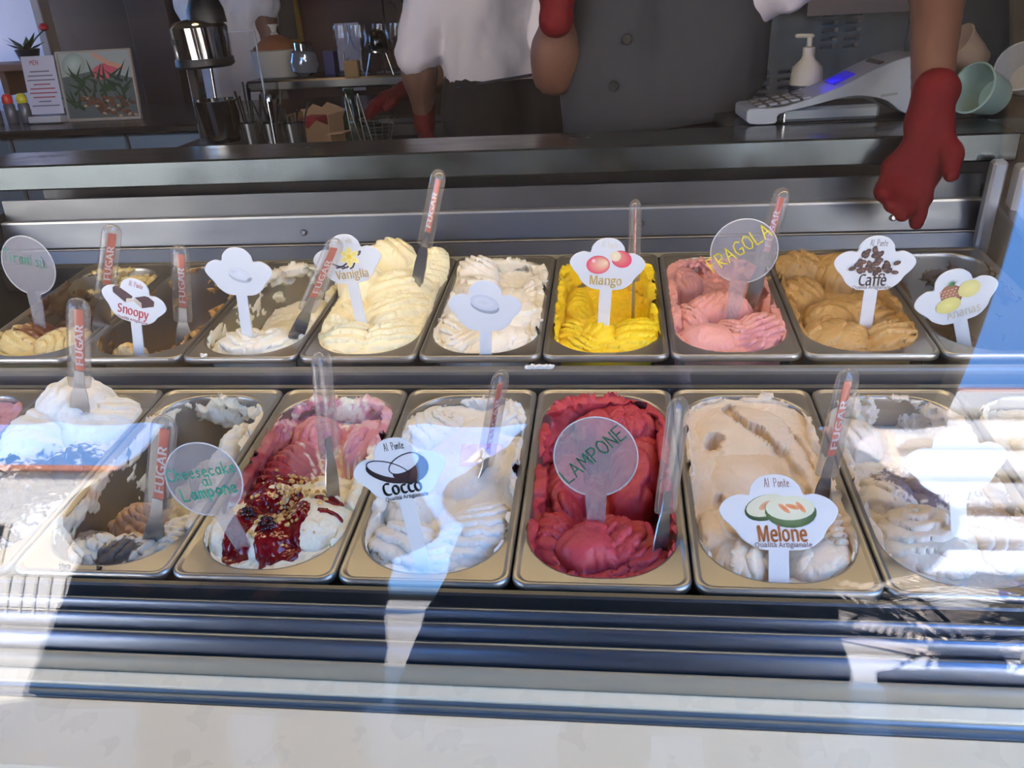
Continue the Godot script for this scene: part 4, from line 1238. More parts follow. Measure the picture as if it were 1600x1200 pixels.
func build_signs() -> void:
	var dk := Color(0.20, 0.15, 0.14)
	var none := Color(0, 0, 0, 0)
	# --- upper row
	var d := disc_sign("frosted oval flavour sign with green marker word Tiramisù", Vector3(-0.785, 0.013, -0.511), 0.012, 0.107, 5, 0.083, 0.0, 1.1)
	var pr: Print = d.print
	pr.write("Tiramisù", Vector2(-0.037, 0.006), 0.0175, 0.0014, Color(0.03, 0.46, 0.35), -0.10, 0.72)
	end_print(d)

	d = flower_sign("white flower-shaped sign showing a dark chocolate bar broken in two", Vector3(-0.592, 0.013, -0.448), 0.012, 0.077, 5, 0.096, 0.0, -0.16)
	pr = d.print
	shop_line(d, Color(0.66, 0.25, 0.28), Color(0.5, 0.22, 0.24))
	var w: float = d.w
	pr.pol(Transform2D(0, Vector2(w, w), 0, Vector2.ZERO) * PackedVector2Array([Vector2(-0.33, 0.12), Vector2(-0.30, 0.16), Vector2(-0.25, 0.17), Vector2(-0.02, 0.07), Vector2(-0.05, -0.02), Vector2(-0.12, -0.06), Vector2(-0.32, 0.05)]), Color(0.22, 0.12, 0.14))
	pr.pol(Transform2D(0, Vector2(w, w), 0, Vector2.ZERO) * PackedVector2Array([Vector2(-0.12, -0.06), Vector2(-0.11, 0.01), Vector2(-0.02, 0.04), Vector2(0.0, -0.01)]), Color(0.86, 0.80, 0.70))
	pr.pol(Transform2D(0, Vector2(w, w), 0, Vector2.ZERO) * PackedVector2Array([Vector2(0.01, 0.06), Vector2(0.16, 0.13), Vector2(0.22, 0.13), Vector2(0.31, 0.08), Vector2(0.31, 0.0), Vector2(0.13, -0.08), Vector2(0.12, 0.0)]), Color(0.23, 0.13, 0.15))
	pr.pol(Transform2D(0, Vector2(w, w), 0, Vector2.ZERO) * PackedVector2Array([Vector2(0.0, 0.05), Vector2(0.12, -0.01), Vector2(0.125, -0.08), Vector2(0.0, 0.0)]), Color(0.80, 0.72, 0.60))
	letter(d, "Snoopy", 0, -0.175, 0.19, Color(0.66, 0.14, 0.17), 0.004, 0.75)
	end_print(d)

	d = flower_sign("blank white flower-shaped sign with a faint white cream cheese picture", Vector3(-0.431, 0.023, -0.467), 0.006, 0.100, 5, 0.099)
	pr = d.print
	w = d.w
	pr.ell(Vector2(0.02, -0.07) * w, Vector2(0.17, 0.085) * w, -0.25, Color(0.80, 0.81, 0.80), Color(0.72, 0.73, 0.74))
	pr.ell(Vector2(0.01, -0.03) * w, Vector2(0.165, 0.085) * w, -0.25, Color(0.90, 0.90, 0.89), Color(0.85, 0.85, 0.84))
	pr.ell(Vector2(-0.07, 0.0) * w, Vector2(0.06, 0.022) * w, 0.1, Color(0.80, 0.80, 0.80), Color(0.86, 0.86, 0.85))
	pr.ell(Vector2(0.15, -0.11) * w, Vector2(0.05, 0.025) * w, 0.6, Color(0.55, 0.56, 0.57), Color(0.7, 0.7, 0.7))
	end_print(d)

	d = flower_sign("white flower-shaped sign with a yellow vanilla flower and dark pods", Vector3(-0.270, 0.040, -0.503), -0.007, 0.085, 5, 0.101)
	pr = d.print
	w = d.w
	pr.write("Al Ponte", Vector2(-0.088, 0.225) * w, 0.085 * w, 0.0006, Color(0.84, 0.80, 0.66), 0.0, 0.5)
	for q in [[-0.22, -0.05, -0.06, -0.1], [-0.18, -0.11, -0.02, -0.06], [-0.10, -0.13, 0.06, -0.06], [0.02, -0.14, 0.10, -0.06]]:
		pr.line([Vector2(q[0], q[1]) * w, Vector2((q[0] + q[2]) * 0.5, (q[1] + q[3]) * 0.5 - 0.02) * w, Vector2(q[2], q[3]) * w], 0.0022, Color(0.22, 0.19, 0.20))
	pr.ell(Vector2(0.19, 0.07) * w, Vector2(0.045, 0.02) * w, 0.9, Color(0.35, 0.34, 0.36), Color(0.24, 0.24, 0.26))
	for k in 6:
		var a := 0.4 + k * TAU / 6.0
		pr.ell(Vector2(0.04, 0.03) * w + Vector2(cos(a), sin(a)) * 0.075 * w, Vector2(0.075, 0.04) * w, a, Color(0.93, 0.83, 0.36), Color(0.95, 0.90, 0.62))
	pr.ell(Vector2(0.04, 0.03) * w, Vector2(0.035, 0.035) * w, 0.0, Color(0.90, 0.72, 0.12), Color(0.93, 0.82, 0.3))
	letter(d, "Vaniglia", 0.03, -0.225, 0.165, Color(0.80, 0.68, 0.40), 0.003, 0.84)
	end_print(d)

	d = flower_sign("white flower-shaped sign with a small grey-white ricotta picture, no words", Vector3(-0.075, 0.020, -0.419), 0.003, 0.068, 8, 0.099)
	pr = d.print
	w = d.w
	pr.ell(Vector2(0.0, 0.0) * w, Vector2(0.20, 0.10) * w, -0.25, Color(0.70, 0.72, 0.73), Color(0.60, 0.62, 0.64))
	pr.ell(Vector2(-0.005, 0.045) * w, Vector2(0.20, 0.105) * w, -0.22, Color(0.87, 0.87, 0.86), Color(0.80, 0.81, 0.82))
	pr.ell(Vector2(-0.02, 0.05) * w, Vector2(0.13, 0.06) * w, -0.2, Color(0.82, 0.82, 0.82), Color(0.86, 0.86, 0.85))
	end_print(d)

	d = flower_sign("white flower-shaped sign with two red and yellow mangoes", Vector3(0.083, 0.026, -0.488), 0.006, 0.090, 5, 0.103)
	pr = d.print
	w = d.w
	pr.write("Al Ponte", Vector2(-0.088, 0.225) * w, 0.085 * w, 0.0006, Color(0.87, 0.82, 0.68), 0.0, 0.5)
	pr.ell(Vector2(0.18, 0.08) * w, Vector2(0.135, 0.115) * w, -0.3, Color(0.86, 0.62, 0.50), Color(0.76, 0.16, 0.32), Vector2(-0.6, 0.3))
	pr.ell(Vector2(0.10, 0.115) * w, Vector2(0.07, 0.07) * w, 0.2, Color(0.94, 0.90, 0.72), Color(0.91, 0.80, 0.66))
	pr.ell(Vector2(-0.12, -0.01) * w, Vector2(0.155, 0.125) * w, 0.1, Color(0.93, 0.84, 0.66), Color(0.78, 0.18, 0.32), Vector2(0.72, 0.2))
	pr.ell(Vector2(-0.18, 0.04) * w, Vector2(0.028, 0.03) * w, 0.0, Color(0.95, 0.88, 0.86), Color(0.9, 0.6, 0.62))
	letter(d, "Mango", -0.01, -0.225, 0.165, Color(0.83, 0.71, 0.38), 0.003, 0.86)
	end_print(d)

	d = disc_sign("frosted round flavour sign with yellow marker word FRAGOLA", Vector3(0.268, 0.030, -0.541), 0.009, 0.080, 5, 0.091)
	pr = d.print
	pr.write("FRAGOLA", Vector2(-0.036, -0.034), 0.021, 0.0017, Color(0.88, 0.80, 0.10), 0.72, 0.84)
	end_print(d)

	d = flower_sign("white flower-shaped sign with a pile of brown coffee beans", Vector3(0.438, 0.028, -0.495), 0.001, 0.080, 5, 0.105)
	pr = d.print
	w = d.w
	shop_line(d, Color(0.28, 0.23, 0.21), Color(0.30, 0.24, 0.22))
	var rng := RandomNumberGenerator.new()
	rng.seed = 3
	for k in 34:
		var u := rng.randf()
		var c := Vector2(lerpf(-0.22, 0.18, u), -0.10 + rng.randf() * (0.26 * sin(PI * clampf(u * 0.9 + 0.1, 0, 1)) + 0.04))
		var br := rng.randf_range(0.8, 1.5)
		pr.ell(c * w, Vector2(0.045, 0.03) * w, rng.randf() * 3.0, Color(0.34, 0.23, 0.19) * br, Color(0.18, 0.11, 0.10))
		pr.line([(c + Vector2(-0.022, -0.006)) * w, (c + Vector2(0.022, 0.006)) * w], 0.0006, Color(0.52, 0.40, 0.35))
	for q in [[0.26, 0.01, 0.4], [0.25, -0.11, -0.1], [0.02, -0.12, 0.8], [-0.27, -0.06, 0.3]]:
		pr.ell(Vector2(q[0], q[1]) * w, Vector2(0.046, 0.027) * w, q[2], Color(0.36, 0.25, 0.20), Color(0.22, 0.14, 0.12))
	letter(d, "Caffè", 0.0, -0.22, 0.20, Color(0.24, 0.18, 0.16), 0.005, 0.75)
	end_print(d)

	d = flower_sign("tilted white flower-shaped sign with a pineapple and two cut slices", Vector3(0.562, 0.003, -0.476), -0.021, 0.066, 5, 0.105, 0.0, 0.02)
	pr = d.print
	w = d.w
	pr.ell(Vector2(-0.05, 0.03) * w, Vector2(0.13, 0.14) * w, 0.2, Color(0.62, 0.44, 0.30), Color(0.50, 0.33, 0.24))
	for k in 26:
		var c := Vector2(-0.05 + (k % 6 - 2.5) * 0.044 + (int(k / 6.0) % 2) * 0.02, 0.10 - int(k / 6.0) * 0.035)
		pr.ell(c * w, Vector2(0.019, 0.013) * w, 0.3, Color(0.85, 0.68, 0.58), Color(0.60, 0.38, 0.32))
	for k in 9:
		var a := 0.5 + k * 0.28
		pr.pol(PackedVector2Array([Vector2(-0.03, 0.15) * w, Vector2(-0.01, 0.15) * w, Vector2(-0.02 + cos(a) * 0.11, 0.15 + sin(a) * 0.085) * w]), Color(0.16, 0.38 + 0.03 * (k % 3), 0.22))
	pr.ell(Vector2(-0.11, -0.09) * w, Vector2(0.15, 0.10) * w, 0.1, Color(0.90, 0.86, 0.52), Color(0.82, 0.77, 0.46))
	pr.ell(Vector2(0.16, 0.05) * w, Vector2(0.135, 0.11) * w, 0.2, Color(0.90, 0.86, 0.54), Color(0.83, 0.78, 0.50))
	letter(d, "Ananas", 0.05, -0.235, 0.15, Color(0.84, 0.80, 0.70), 0.003, 0.82)
	end_print(d)

	# --- lower row
	d = disc_sign("frosted round flavour sign with green marker words Cheesecake al Lampone", Vector3(-0.278, -0.004, -0.046), -0.030, 0.078, 10, 0.080)
	pr = d.print
	var gr := Color(0.04, 0.55, 0.44)
	var tilt0 := -0.36
	pr.write("Cheesecake", Vector2(-0.035, 0.011), 0.0125, 0.0014, gr, 0.16 + tilt0, 0.92)
	pr.write("al", Vector2(-0.003, -0.006), 0.0125, 0.0012, gr, 0.1 + tilt0, 0.9)
	pr.write("Lampone", Vector2(-0.031, -0.014), 0.0135, 0.0017, gr, 0.2 + tilt0, 0.98)
	end_print(d)

	d = flower_sign("white flower-shaped sign with two dark halves of a coconut", Vector3(-0.090, -0.005, -0.032), -0.014, 0.102, 10, 0.092, 0.0, 0.05)
	pr = d.print
	w = d.w
	shop_line(d, Color(0.12, 0.10, 0.10), Color(0.14, 0.11, 0.11))
	pr.ell(Vector2(-0.12, -0.02) * w, Vector2(0.24, 0.105) * w, -0.42, Color(0.20, 0.13, 0.14), Color(0.12, 0.08, 0.09))
	pr.ell(Vector2(-0.115, 0.02) * w, Vector2(0.225, 0.085) * w, -0.42, Color(0.86, 0.86, 0.85), Color(0.84, 0.84, 0.83))
	pr.ell(Vector2(0.12, -0.005) * w, Vector2(0.205, 0.165) * w, 0.3, Color(0.26, 0.17, 0.17), Color(0.12, 0.08, 0.09))
	pr.ell(Vector2(0.075, 0.06) * w, Vector2(0.185, 0.09) * w, 0.36, Color(0.87, 0.87, 0.86), Color(0.84, 0.84, 0.83))
	for q in [[-0.115, 0.02, 0.225, 0.085, -0.42], [0.075, 0.06, 0.185, 0.09, 0.36]]:
		var ol := []
		for k in 25:
			ol.append((Vector2(q[0], q[1]) + Vector2(cos(TAU * k / 24.0) * q[2], sin(TAU * k / 24.0) * q[3]).rotated(q[4])) * w)
		pr.line(ol, 0.0011, Color(0.16, 0.11, 0.11))
	letter(d, "Cocco", -0.02, -0.205, 0.19, Color(0.07, 0.06, 0.06), 0.007, 0.85)
	end_print(d)

	d = disc_sign("frosted round flavour sign with green marker word LAMPONE", Vector3(0.079, -0.005, -0.099), 0.0, 0.071, 15, 0.084)
	pr = d.print
	pr.write("LAMPONE", Vector2(-0.027, -0.028), 0.0150, 0.0015, Color(0.03, 0.34, 0.22), 0.72, 0.98)
	end_print(d)

	d = flower_sign("white flower-shaped sign with two cut green-rimmed melons, leaning far back", Vector3(0.251, 0.000, -0.040), 0.005, 0.052, 64, 0.114, 0.0, 0.12)
	pr = d.print
	w = d.w
	shop_line(d, Color(0.52, 0.34, 0.26), Color(0.50, 0.36, 0.30))
	pr.ell(Vector2(-0.10, 0.03) * w, Vector2(0.19, 0.115) * w, 0.35, Color(0.50, 0.56, 0.38), Color(0.24, 0.32, 0.17))
	pr.ell(Vector2(-0.095, 0.05) * w, Vector2(0.18, 0.095) * w, 0.35, Color(0.90, 0.86, 0.74), Color(0.85, 0.84, 0.70))
	pr.ell(Vector2(-0.10, 0.05) * w, Vector2(0.07, 0.03) * w, 0.6, Color(0.75, 0.46, 0.30), Color(0.84, 0.68, 0.52))
	pr.ell(Vector2(0.10, -0.01) * w, Vector2(0.215, 0.15) * w, 0.05, Color(0.56, 0.62, 0.44), Color(0.26, 0.36, 0.19))
	pr.ell(Vector2(0.10, 0.025) * w, Vector2(0.205, 0.115) * w, 0.05, Color(0.91, 0.88, 0.76), Color(0.86, 0.86, 0.72))
	for q in [[0.05, 0.02, -0.8], [0.12, 0.035, -0.3], [0.19, 0.03, -1.0]]:
		pr.ell(Vector2(q[0], q[1]) * w, Vector2(0.06, 0.022) * w, q[2], Color(0.82, 0.45, 0.26), Color(0.86, 0.62, 0.44))
	letter(d, "Melone", 0.0, -0.215, 0.19, Color(0.66, 0.40, 0.20), 0.006, 0.64)
	end_print(d)

	d = flower_sign("plain white flower-shaped sign behind the violet berry gelato", Vector3(0.423, 0.005, -0.077), -0.008, 0.074, 20, 0.092)


func spatula(label: String, foot: Vector3, top: Vector3, turn: float, strip := 1) -> void:   # clear handle with a printed strip inside, steel blade in the gelato
	var y := (top - foot)
	var ln := y.length()
	y /= ln
	var z := (Vector3(0, 0.3, 1) - y * y.dot(Vector3(0, 0.3, 1))).normalized()
	var b := Basis(y.cross(z), y, z) * Basis(Vector3.UP, turn)
	var t := thing("gelato_spatula", label, "spatula", CASE * Transform3D(b, top), "clear-handled gelato spatulas")
	var hl := 0.116
	var acr := mat("clear_acrylic", Color(0.62, 0.59, 0.54, 0.24), 0.07)
	acr.transparency = BaseMaterial3D.TRANSPARENCY_ALPHA
	var prof := []
	for k in 7:
		var a := PI * 0.5 * k / 6.0
		prof.append(Vector2(maxf(0.0005, 0.0142 * sin(a)), -0.0142 * (1.0 - cos(a))))
	prof.append(Vector2(0.0144, -0.06))
	prof.append(Vector2(0.0146, -hl + 0.006))
	prof.append(Vector2(0.0136, -hl))
	prof.reverse()
	put("handle", lath(prof, 24, Transform3D(Basis.from_scale(Vector3(1, 1, 0.62)), Vector3())), acr, t)
	if strip > 0:
		put("label_strip", bx(Vector3(0.001, -0.055, 0), Vector3(0.0115, 0.080, 0.0012), 0.0004), mat("orange_strip", Color(0.78, 0.36, 0.24), 0.5), t)
		var m := text_mesh("FUGAR", 0.0140)
		var tm := mat("strip_white", Color(0.90, 0.86, 0.84), 0.5)
		for k in 3:
			put("lettering", m, tm, t, Transform3D(Basis(Vector3(0, 0, 1), PI / 2) * Basis.from_scale(Vector3(1.25, 0.9, 1)), Vector3(0.0012, -0.062 + (k - 1) * 0.0005, 0.0009 + 0.00002 * k)))
	# blade: a narrow neck inside the handle that opens to a rounded spade
	var out := PackedVector2Array()
	for q in [[0.006, -hl + 0.02], [0.0065, -hl], [0.010, -hl - 0.012], [0.0125, -hl - 0.03], [0.0125, -hl - 0.055], [0.007, -hl - 0.066]]:
		out.append(Vector2(q[0], q[1]))
	for q in [[-0.007, -hl - 0.066], [-0.0125, -hl - 0.055], [-0.0125, -hl - 0.03], [-0.010, -hl - 0.012], [-0.0065, -hl], [-0.006, -hl + 0.02]]:
		out.append(Vector2(q[0], q[1]))
	put("blade", prisms(out, -0.0007, 0.0007), mat("blade_steel", Color(0.6, 0.6, 0.6), 0.25, 0.9), t)


func build_spatulas() -> void:
	for q in [
		["in the cocoa-dusted cream gelato", Vector3(-0.682, 0.023, -0.509), Vector3(-0.629, 0.176, -0.536), 0.7, 1],
		["in the emptied hazelnut pan", Vector3(-0.546, 0.003, -0.493), Vector3(-0.525, 0.149, -0.518), 0.0, 1],
		["at the right edge of the milk-white remains", Vector3(-0.359, 0.023, -0.471), Vector3(-0.281, 0.161, -0.496), 0.9, 1],
		["upright in the heaped vanilla gelato", Vector3(-0.199, 0.063, -0.601), Vector3(-0.155, 0.215, -0.628), -0.6, 1],
		["behind the mango sign in the yellow gelato", Vector3(0.126, 0.013, -0.555), Vector3(0.128, 0.177, -0.584), 1.4, 1],
		["behind the pink strawberry gelato", Vector3(0.309, 0.023, -0.618), Vector3(0.343, 0.165, -0.656), -0.8, 1],
		["in the white chocolate-flecked mound", Vector3(-0.574, 0.03, -0.266), Vector3(-0.543, 0.169, -0.29), 0.1, 1],
		["in the scraped-out cream and biscuit pan", Vector3(-0.394, -0.02, -0.073), Vector3(-0.36, 0.117, -0.109), 0.0, 1],
		["in the raspberry-rippled cheesecake gelato", Vector3(-0.206, 0.0, -0.124), Vector3(-0.205, 0.161, -0.167), 1.35, 0],
		["at the back of the white coconut gelato", Vector3(-0.048, 0.0, -0.204), Vector3(-0.025, 0.104, -0.223), 1.2, 1],
		["in the right edge of the raspberry red gelato", Vector3(0.142, -0.02, -0.066), Vector3(0.160, 0.133, -0.121), 0.9, 0],
		["in the right edge of the peach melon gelato", Vector3(0.314, 0.0, -0.152), Vector3(0.333, 0.127, -0.187), 0.6, 1],
	]:
		spatula("clear-handled gelato spatula standing " + q[0], q[1], q[2], q[3], q[4])


# ------------------------------------------------------------------ the bar behind, and what stands on the counter

func build_bar() -> void:
	var black := mat("black_counter", Color(0.05, 0.05, 0.06), 0.25)
	var bs := mat("bar_steel", Color(0.40, 0.47, 0.52), 0.35, 0.35)
	var glass := mat("clear_glass", Color(1, 1, 1, 0.0), 0.02)
	glass.transparency = BaseMaterial3D.TRANSPARENCY_ALPHA
	var chrome := mat("chrome", Color(0.75, 0.75, 0.74), 0.08, 1.0)
	# back bar with a dark top and brushed steel doors
	var b := thing("back_bar", "long back bar with black worktop and brushed steel doors", "bar counter", at(Vector3(-1.55, 0, -2.4)))
	put("worktop", bx(Vector3(0.02, 0.9425, 0), Vector3(2.3, 0.025, 0.64), 0.006), black, b)
	put("body", bx(Vector3(0.02, 0.465, -0.02), Vector3(2.2, 0.93, 0.54)), mat("bar_body", Color(0.08, 0.08, 0.09), 0.5), b)
	for k in 4:
		var x := -0.60 + k * 0.42
		var dr := put("door", bx(Vector3(x, 0.60, 0.26), Vector3(0.405, 0.64, 0.02), 0.003), bs, b)
		put("handle", bx(Vector3(x, 0.80, 0.275), Vector3(0.36, 0.012, 0.015), 0.003), mat("dark_metal"), dr)
	put("shelf", bx(Vector3(0.75, 1.035, -0.12), Vector3(0.75, 0.035, 0.3), 0.006), black, b)
	put("plinth", bx(Vector3(0.02, 0.05, 0.0), Vector3(2.1, 0.1, 0.5)), black, b)
	var top := 0.955
	# menu card
	var card := thing("menu_card", "white printed menu card in a stand on the black back bar", "card", Transform3D(Basis(Vector3.RIGHT, -0.12), Vector3(-1.865, top, -2.26)))
	put("base", bx(Vector3(0, 0.012, 0.005), Vector3(0.12, 0.022, 0.05), 0.003), mat("pale_plastic", Color(0.75, 0.74, 0.74), 0.4), card)
	put("sheet", bx(Vector3(0, 0.125, 0.0), Vector3(0.122, 0.19, 0.003), 0.001), mat("paper", Color(0.80, 0.78, 0.82), 0.8), card)
	var pr := Print.new()
	pr.write("MENU", Vector2(-0.03, 0.072), 0.014, 0.002, Color(0.7, 0.3, 0.32))
	for k in 9:
		var hw := [0.035, 0.045, 0.05, 0.03, 0.045, 0.05, 0.04, 0.022, 0.05][k] as float
		pr.line([Vector2(-hw, 0.05 - k * 0.014), Vector2(hw, 0.05 - k * 0.014)], 0.004, Color(0.65, 0.30, 0.32) if k > 2 and k < 7 else Color(0.45, 0.42, 0.46))
	put("print", pr.st.commit(), ink(), card, Transform3D(Basis(), Vector3(0, 0.12, 0.0022)))
	# framed glossy picture of a pineapple plant
	var fr := thing("framed_picture", "framed glossy picture of spiky green leaves leaning on the back bar", "picture", Transform3D(Basis(Vector3.UP, 0.0) * Basis(Vector3.RIGHT, -0.1), Vector3(-1.662, top, -2.27)))
	put("board", bx(Vector3(0, 0.115, -0.006), Vector3(0.262, 0.222, 0.012), 0.002), mat("picture_ground", Color(0.62, 0.64, 0.62), 0.25), fr)
	for e in [[0, 0.005, 0.27, 0.01], [0, 0.226, 0.27, 0.006], [-0.133, 0.115, 0.006, 0.226], [0.133, 0.115, 0.006, 0.226]]:
		put("frame", bx(Vector3(e[0], e[1], 0.0), Vector3(e[2], e[3], 0.018), 0.002), mat("pale_frame", Color(0.62, 0.58, 0.54), 0.5), fr)
	pr = Print.new()
	pr.pol(PackedVector2Array([Vector2(-0.13, 0.03), Vector2(0.0, 0.05), Vector2(0.13, 0.02), Vector2(0.13, -0.105), Vector2(-0.13, -0.105)]), Color(0.30, 0.34, 0.34))
	pr.ell(Vector2(0.03, 0.045), Vector2(0.05, 0.025), 0.2, Color(0.78, 0.28, 0.36), Color(0.70, 0.34, 0.40))
	pr.ell(Vector2(-0.08, 0.07), Vector2(0.045, 0.035), 0.5, Color(0.70, 0.74, 0.70), Color(0.5, 0.56, 0.52))
	pr.line([Vector2(0.0, 0.10), Vector2(0.05, 0.07), Vector2(0.10, 0.055)], 0.014, Color(0.76, 0.55, 0.45))
	var rng := RandomNumberGenerator.new()
	rng.seed = 4
	for k in 60:
		var c := Vector2(rng.randf_range(-0.10, 0.10), rng.randf_range(-0.08, 0.03))
		var a := rng.randf_range(0.3, 2.8)
		var ln := rng.randf_range(0.04, 0.075)
		var dv := Vector2(cos(a), sin(a))
		var sv := Vector2(-dv.y, dv.x) * 0.006
		pr.pol(PackedVector2Array([c + sv, c - sv, c + dv * ln]), Color(0.10, 0.16 + 0.08 * rng.randf(), 0.11))
	for k in 50:
		pr.ell(Vector2(rng.randf_range(-0.07, 0.12), rng.randf_range(-0.1, -0.035)), Vector2(0.012, 0.006), rng.randf_range(-0.5, 0.5), [Color(0.72, 0.66, 0.55), Color(0.34, 0.2, 0.12), Color(0.46, 0.28, 0.16)][k % 3], Color(0.28, 0.18, 0.12))
	put("print", pr.st.commit(), mats["ink"], fr, Transform3D(Basis(), Vector3(0, 0.115, 0.0005)))
	# red flower in a pot on a wooden wall shelf
	var sh := put("wall_shelf", bx(Vector3(-2.45, 1.105, -3.0), Vector3(0.5, 0.03, 0.2), 0.004), mat("shelf_wood", Color(0.42, 0.26, 0.15), 0.6))
	tag(sh, "short wooden wall shelf with the red flower pot", "shelf")
	put("bracket", bx(Vector3(-2.5, 1.04, -3.03), Vector3(0.03, 0.1, 0.14), 0.003), mats["shelf_wood"], sh)
	var fl := thing("flower_pot", "small dark pot with green leaves and one red flower", "plant", at(Vector3(-2.36, 1.12, -2.97)))
	put("pot", lath([Vector2(0.035, 0), Vector2(0.05, 0.05), Vector2(0.045, 0.052), Vector2(0.04, 0.045)], 16), mat("dark_pot", Color(0.10, 0.10, 0.12), 0.4), fl)
	put("flower_stem", tub([Vector3(0, 0.04, 0), Vector3(0.05, 0.09, 0), Vector3(0.095, 0.12, 0.0)], 0.003, 6), mat("stem_green", Color(0.13, 0.24, 0.10), 0.6), fl)
	put("flower", lath([Vector2(0.004, -0.012), Vector2(0.018, -0.004), Vector2(0.02, 0.008), Vector2(0.012, 0.018), Vector2(0.002, 0.02)], 12, Transform3D(Basis(), Vector3(0.1, 0.128, 0))), mat("red_flower", Color(0.62, 0.05, 0.10), 0.6), fl)
	for k in 9:
		var a := k * 2.4
		var s := Shape.new()
		var o := Vector3(cos(a), 0.35 + 0.3 * (k % 3), sin(a)).normalized()
		var q := Vector3(-o.z, 0, o.x) * 0.018
		var c := Vector3(0, 0.045, 0)
		s.poly([c, c + o * 0.045 + q, c + o * 0.10, c + o * 0.045 - q], Vector3.UP)
		s.poly([c, c + o * 0.045 + q - Vector3(0, 0.002, 0), c + o * 0.10, c + o * 0.045 - q - Vector3(0, 0.002, 0)], Vector3.DOWN)
		put("leaf", s.mesh(), mats["stem_green"], fl)
	# shakers
	for q in [[-2.03, "dark shaker with a round red lid on the back bar", Color(0.75, 0.16, 0.12)], [-1.975, "glass shaker with a yellow lid on the back bar", Color(0.85, 0.75, 0.10)], [-2.09, "dark shaker with a white lid on the back bar", Color(0.75, 0.75, 0.75)]]:
		var sk := thing("shaker", q[1], "shaker", at(Vector3(q[0], top, -2.3)), "shakers on the back bar")
		put("bottle", lath([Vector2(0.017, 0), Vector2(0.019, 0.004), Vector2(0.019, 0.06), Vector2(0.014, 0.068)], 16), mat("shaker_glass", Color(0.35, 0.35, 0.38), 0.2), sk)
		put("lid", lath([Vector2(0.016, 0.067), Vector2(0.018, 0.07), Vector2(0.018, 0.09), Vector2(0.012, 0.098), Vector2(0.002, 0.1)], 16), mat("lid_%s" % q[2].to_html(false), q[2], 0.4), sk)
	# chrome drinks mixer
	var mx := thing("drinks_mixer", "tall chrome drinks mixer with a black cap on the back bar", "mixer", at(Vector3(-1.10, 0.90, -1.93)))
	put("head", lath([Vector2(0.066, 0.25), Vector2(0.074, 0.258), Vector2(0.075, 0.345), Vector2(0.06, 0.362), Vector2(0.02, 0.368)], 32, Transform3D(Basis.from_scale(Vector3(1.05, 1, 1.2)), Vector3())), chrome, mx)
	put("cap", lath([Vector2(0.055, 0.355), Vector2(0.052, 0.39), Vector2(0.036, 0.43), Vector2(0.01, 0.445)], 24, Transform3D(Basis(), Vector3(0.03, 0, 0))), mat("black_rubber", Color(0.04, 0.035, 0.035), 0.5), mx)
	put("collar", lath([Vector2(0.07, 0.236), Vector2(0.079, 0.243), Vector2(0.077, 0.262)], 28, Transform3D(Basis.from_scale(Vector3(1.05, 1, 1.2)), Vector3())), mats["black_rubber"], mx)
	put("badge", bx(Vector3(-0.045, 0.31, 0.082), Vector3(0.012, 0.016, 0.008), 0.001), mats["black_rubber"], mx)
	put("column", bx(Vector3(-0.04, 0.13, 0.0), Vector3(0.032, 0.24, 0.045), 0.006), chrome, mx)
	put("shaft", tub([Vector3(0.024, 0.25, 0.02), Vector3(0.018, 0.08, 0.02)], 0.005, 8), chrome, mx)
	put("cup", lath([Vector2(0.05, 0.0), Vector2(0.062, 0.09), Vector2(0.066, 0.125), Vector2(0.061, 0.125), Vector2(0.055, 0.09)], 24, Transform3D(Basis(), Vector3(0.02, 0.02, 0.02))), mat("black_cup", Color(0.03, 0.03, 0.035), 0.12), mx)
	put("base", bx(Vector3(0, 0.012, 0.0), Vector3(0.2, 0.024, 0.2), 0.008), mats["black_rubber"], mx)
	# a lower work table with cutlery, in front of the bar
	var wt := thing("work_table", "low black work table carrying the cutlery cups and the carton", "table", at(Vector3(-0.86, 0, -1.90)))
	put("table_top", bx(Vector3(0, 0.885, 0), Vector3(0.78, 0.03, 0.33), 0.004), black, wt)
	for e in [[-0.36, -0.13], [0.36, -0.13], [-0.36, 0.13], [0.36, 0.13]]:
		put("leg", bx(Vector3(e[0], 0.435, e[1]), Vector3(0.04, 0.87, 0.04), 0.004), mats["dark_metal"], wt)
	for k in 3:
		var cp := thing("cutlery_cup", ["steel cup of black-handled cutlery beside the mixer", "steel cup of long black spoons in the middle of the table", "steel cup of black knives next to the carton"][k], "cup", at(Vector3(-0.955 + 0.072 * k, 0.90, -1.84 + 0.02 * k)), "cutlery cups on the work table")
		put("cup", lath([Vector2(0.026, 0), Vector2(0.03, 0.004), Vector2(0.032, 0.085), Vector2(0.03, 0.085), Vector2(0.028, 0.02)], 18), mat("cup_steel", Color(0.34, 0.34, 0.34), 0.25, 0.85), cp)
		for j in 9:
			var a := j * 2.4 + k
			var r := 0.006 + 0.0022 * j
			var lean := Vector3(cos(a), 0, sin(a)) * r
			put("cutlery", tub([lean + Vector3(0, 0.02, 0), lean * 1.5 + Vector3(0, 0.09, 0), lean * 2.4 + Vector3(0, 0.145 + 0.016 * (j % 4) - 0.028 * k, 0)], [0.003, 0.004, 0.0055], 6, 0.5), mat("cutlery_black", Color(0.02, 0.02, 0.022), 0.3), cp)
	var sp := thing("steel_scoop", "shiny steel scoop handle standing up among the cutlery", "scoop", at(Vector3(-0.865, 0.90, -1.78)))
	put("handle", lath([Vector2(0.006, 0.0), Vector2(0.008, 0.1), Vector2(0.012, 0.145), Vector2(0.011, 0.165), Vector2(0.003, 0.175)], 14), chrome, sp)
	var ct := thing("torn_carton", "torn open cardboard carton with a red lining on the work table", "carton", at(Vector3(-0.80, 0.90, -1.96), -0.2))
	var kraft := mat("kraft_card", Color(0.58, 0.45, 0.32), 0.85)
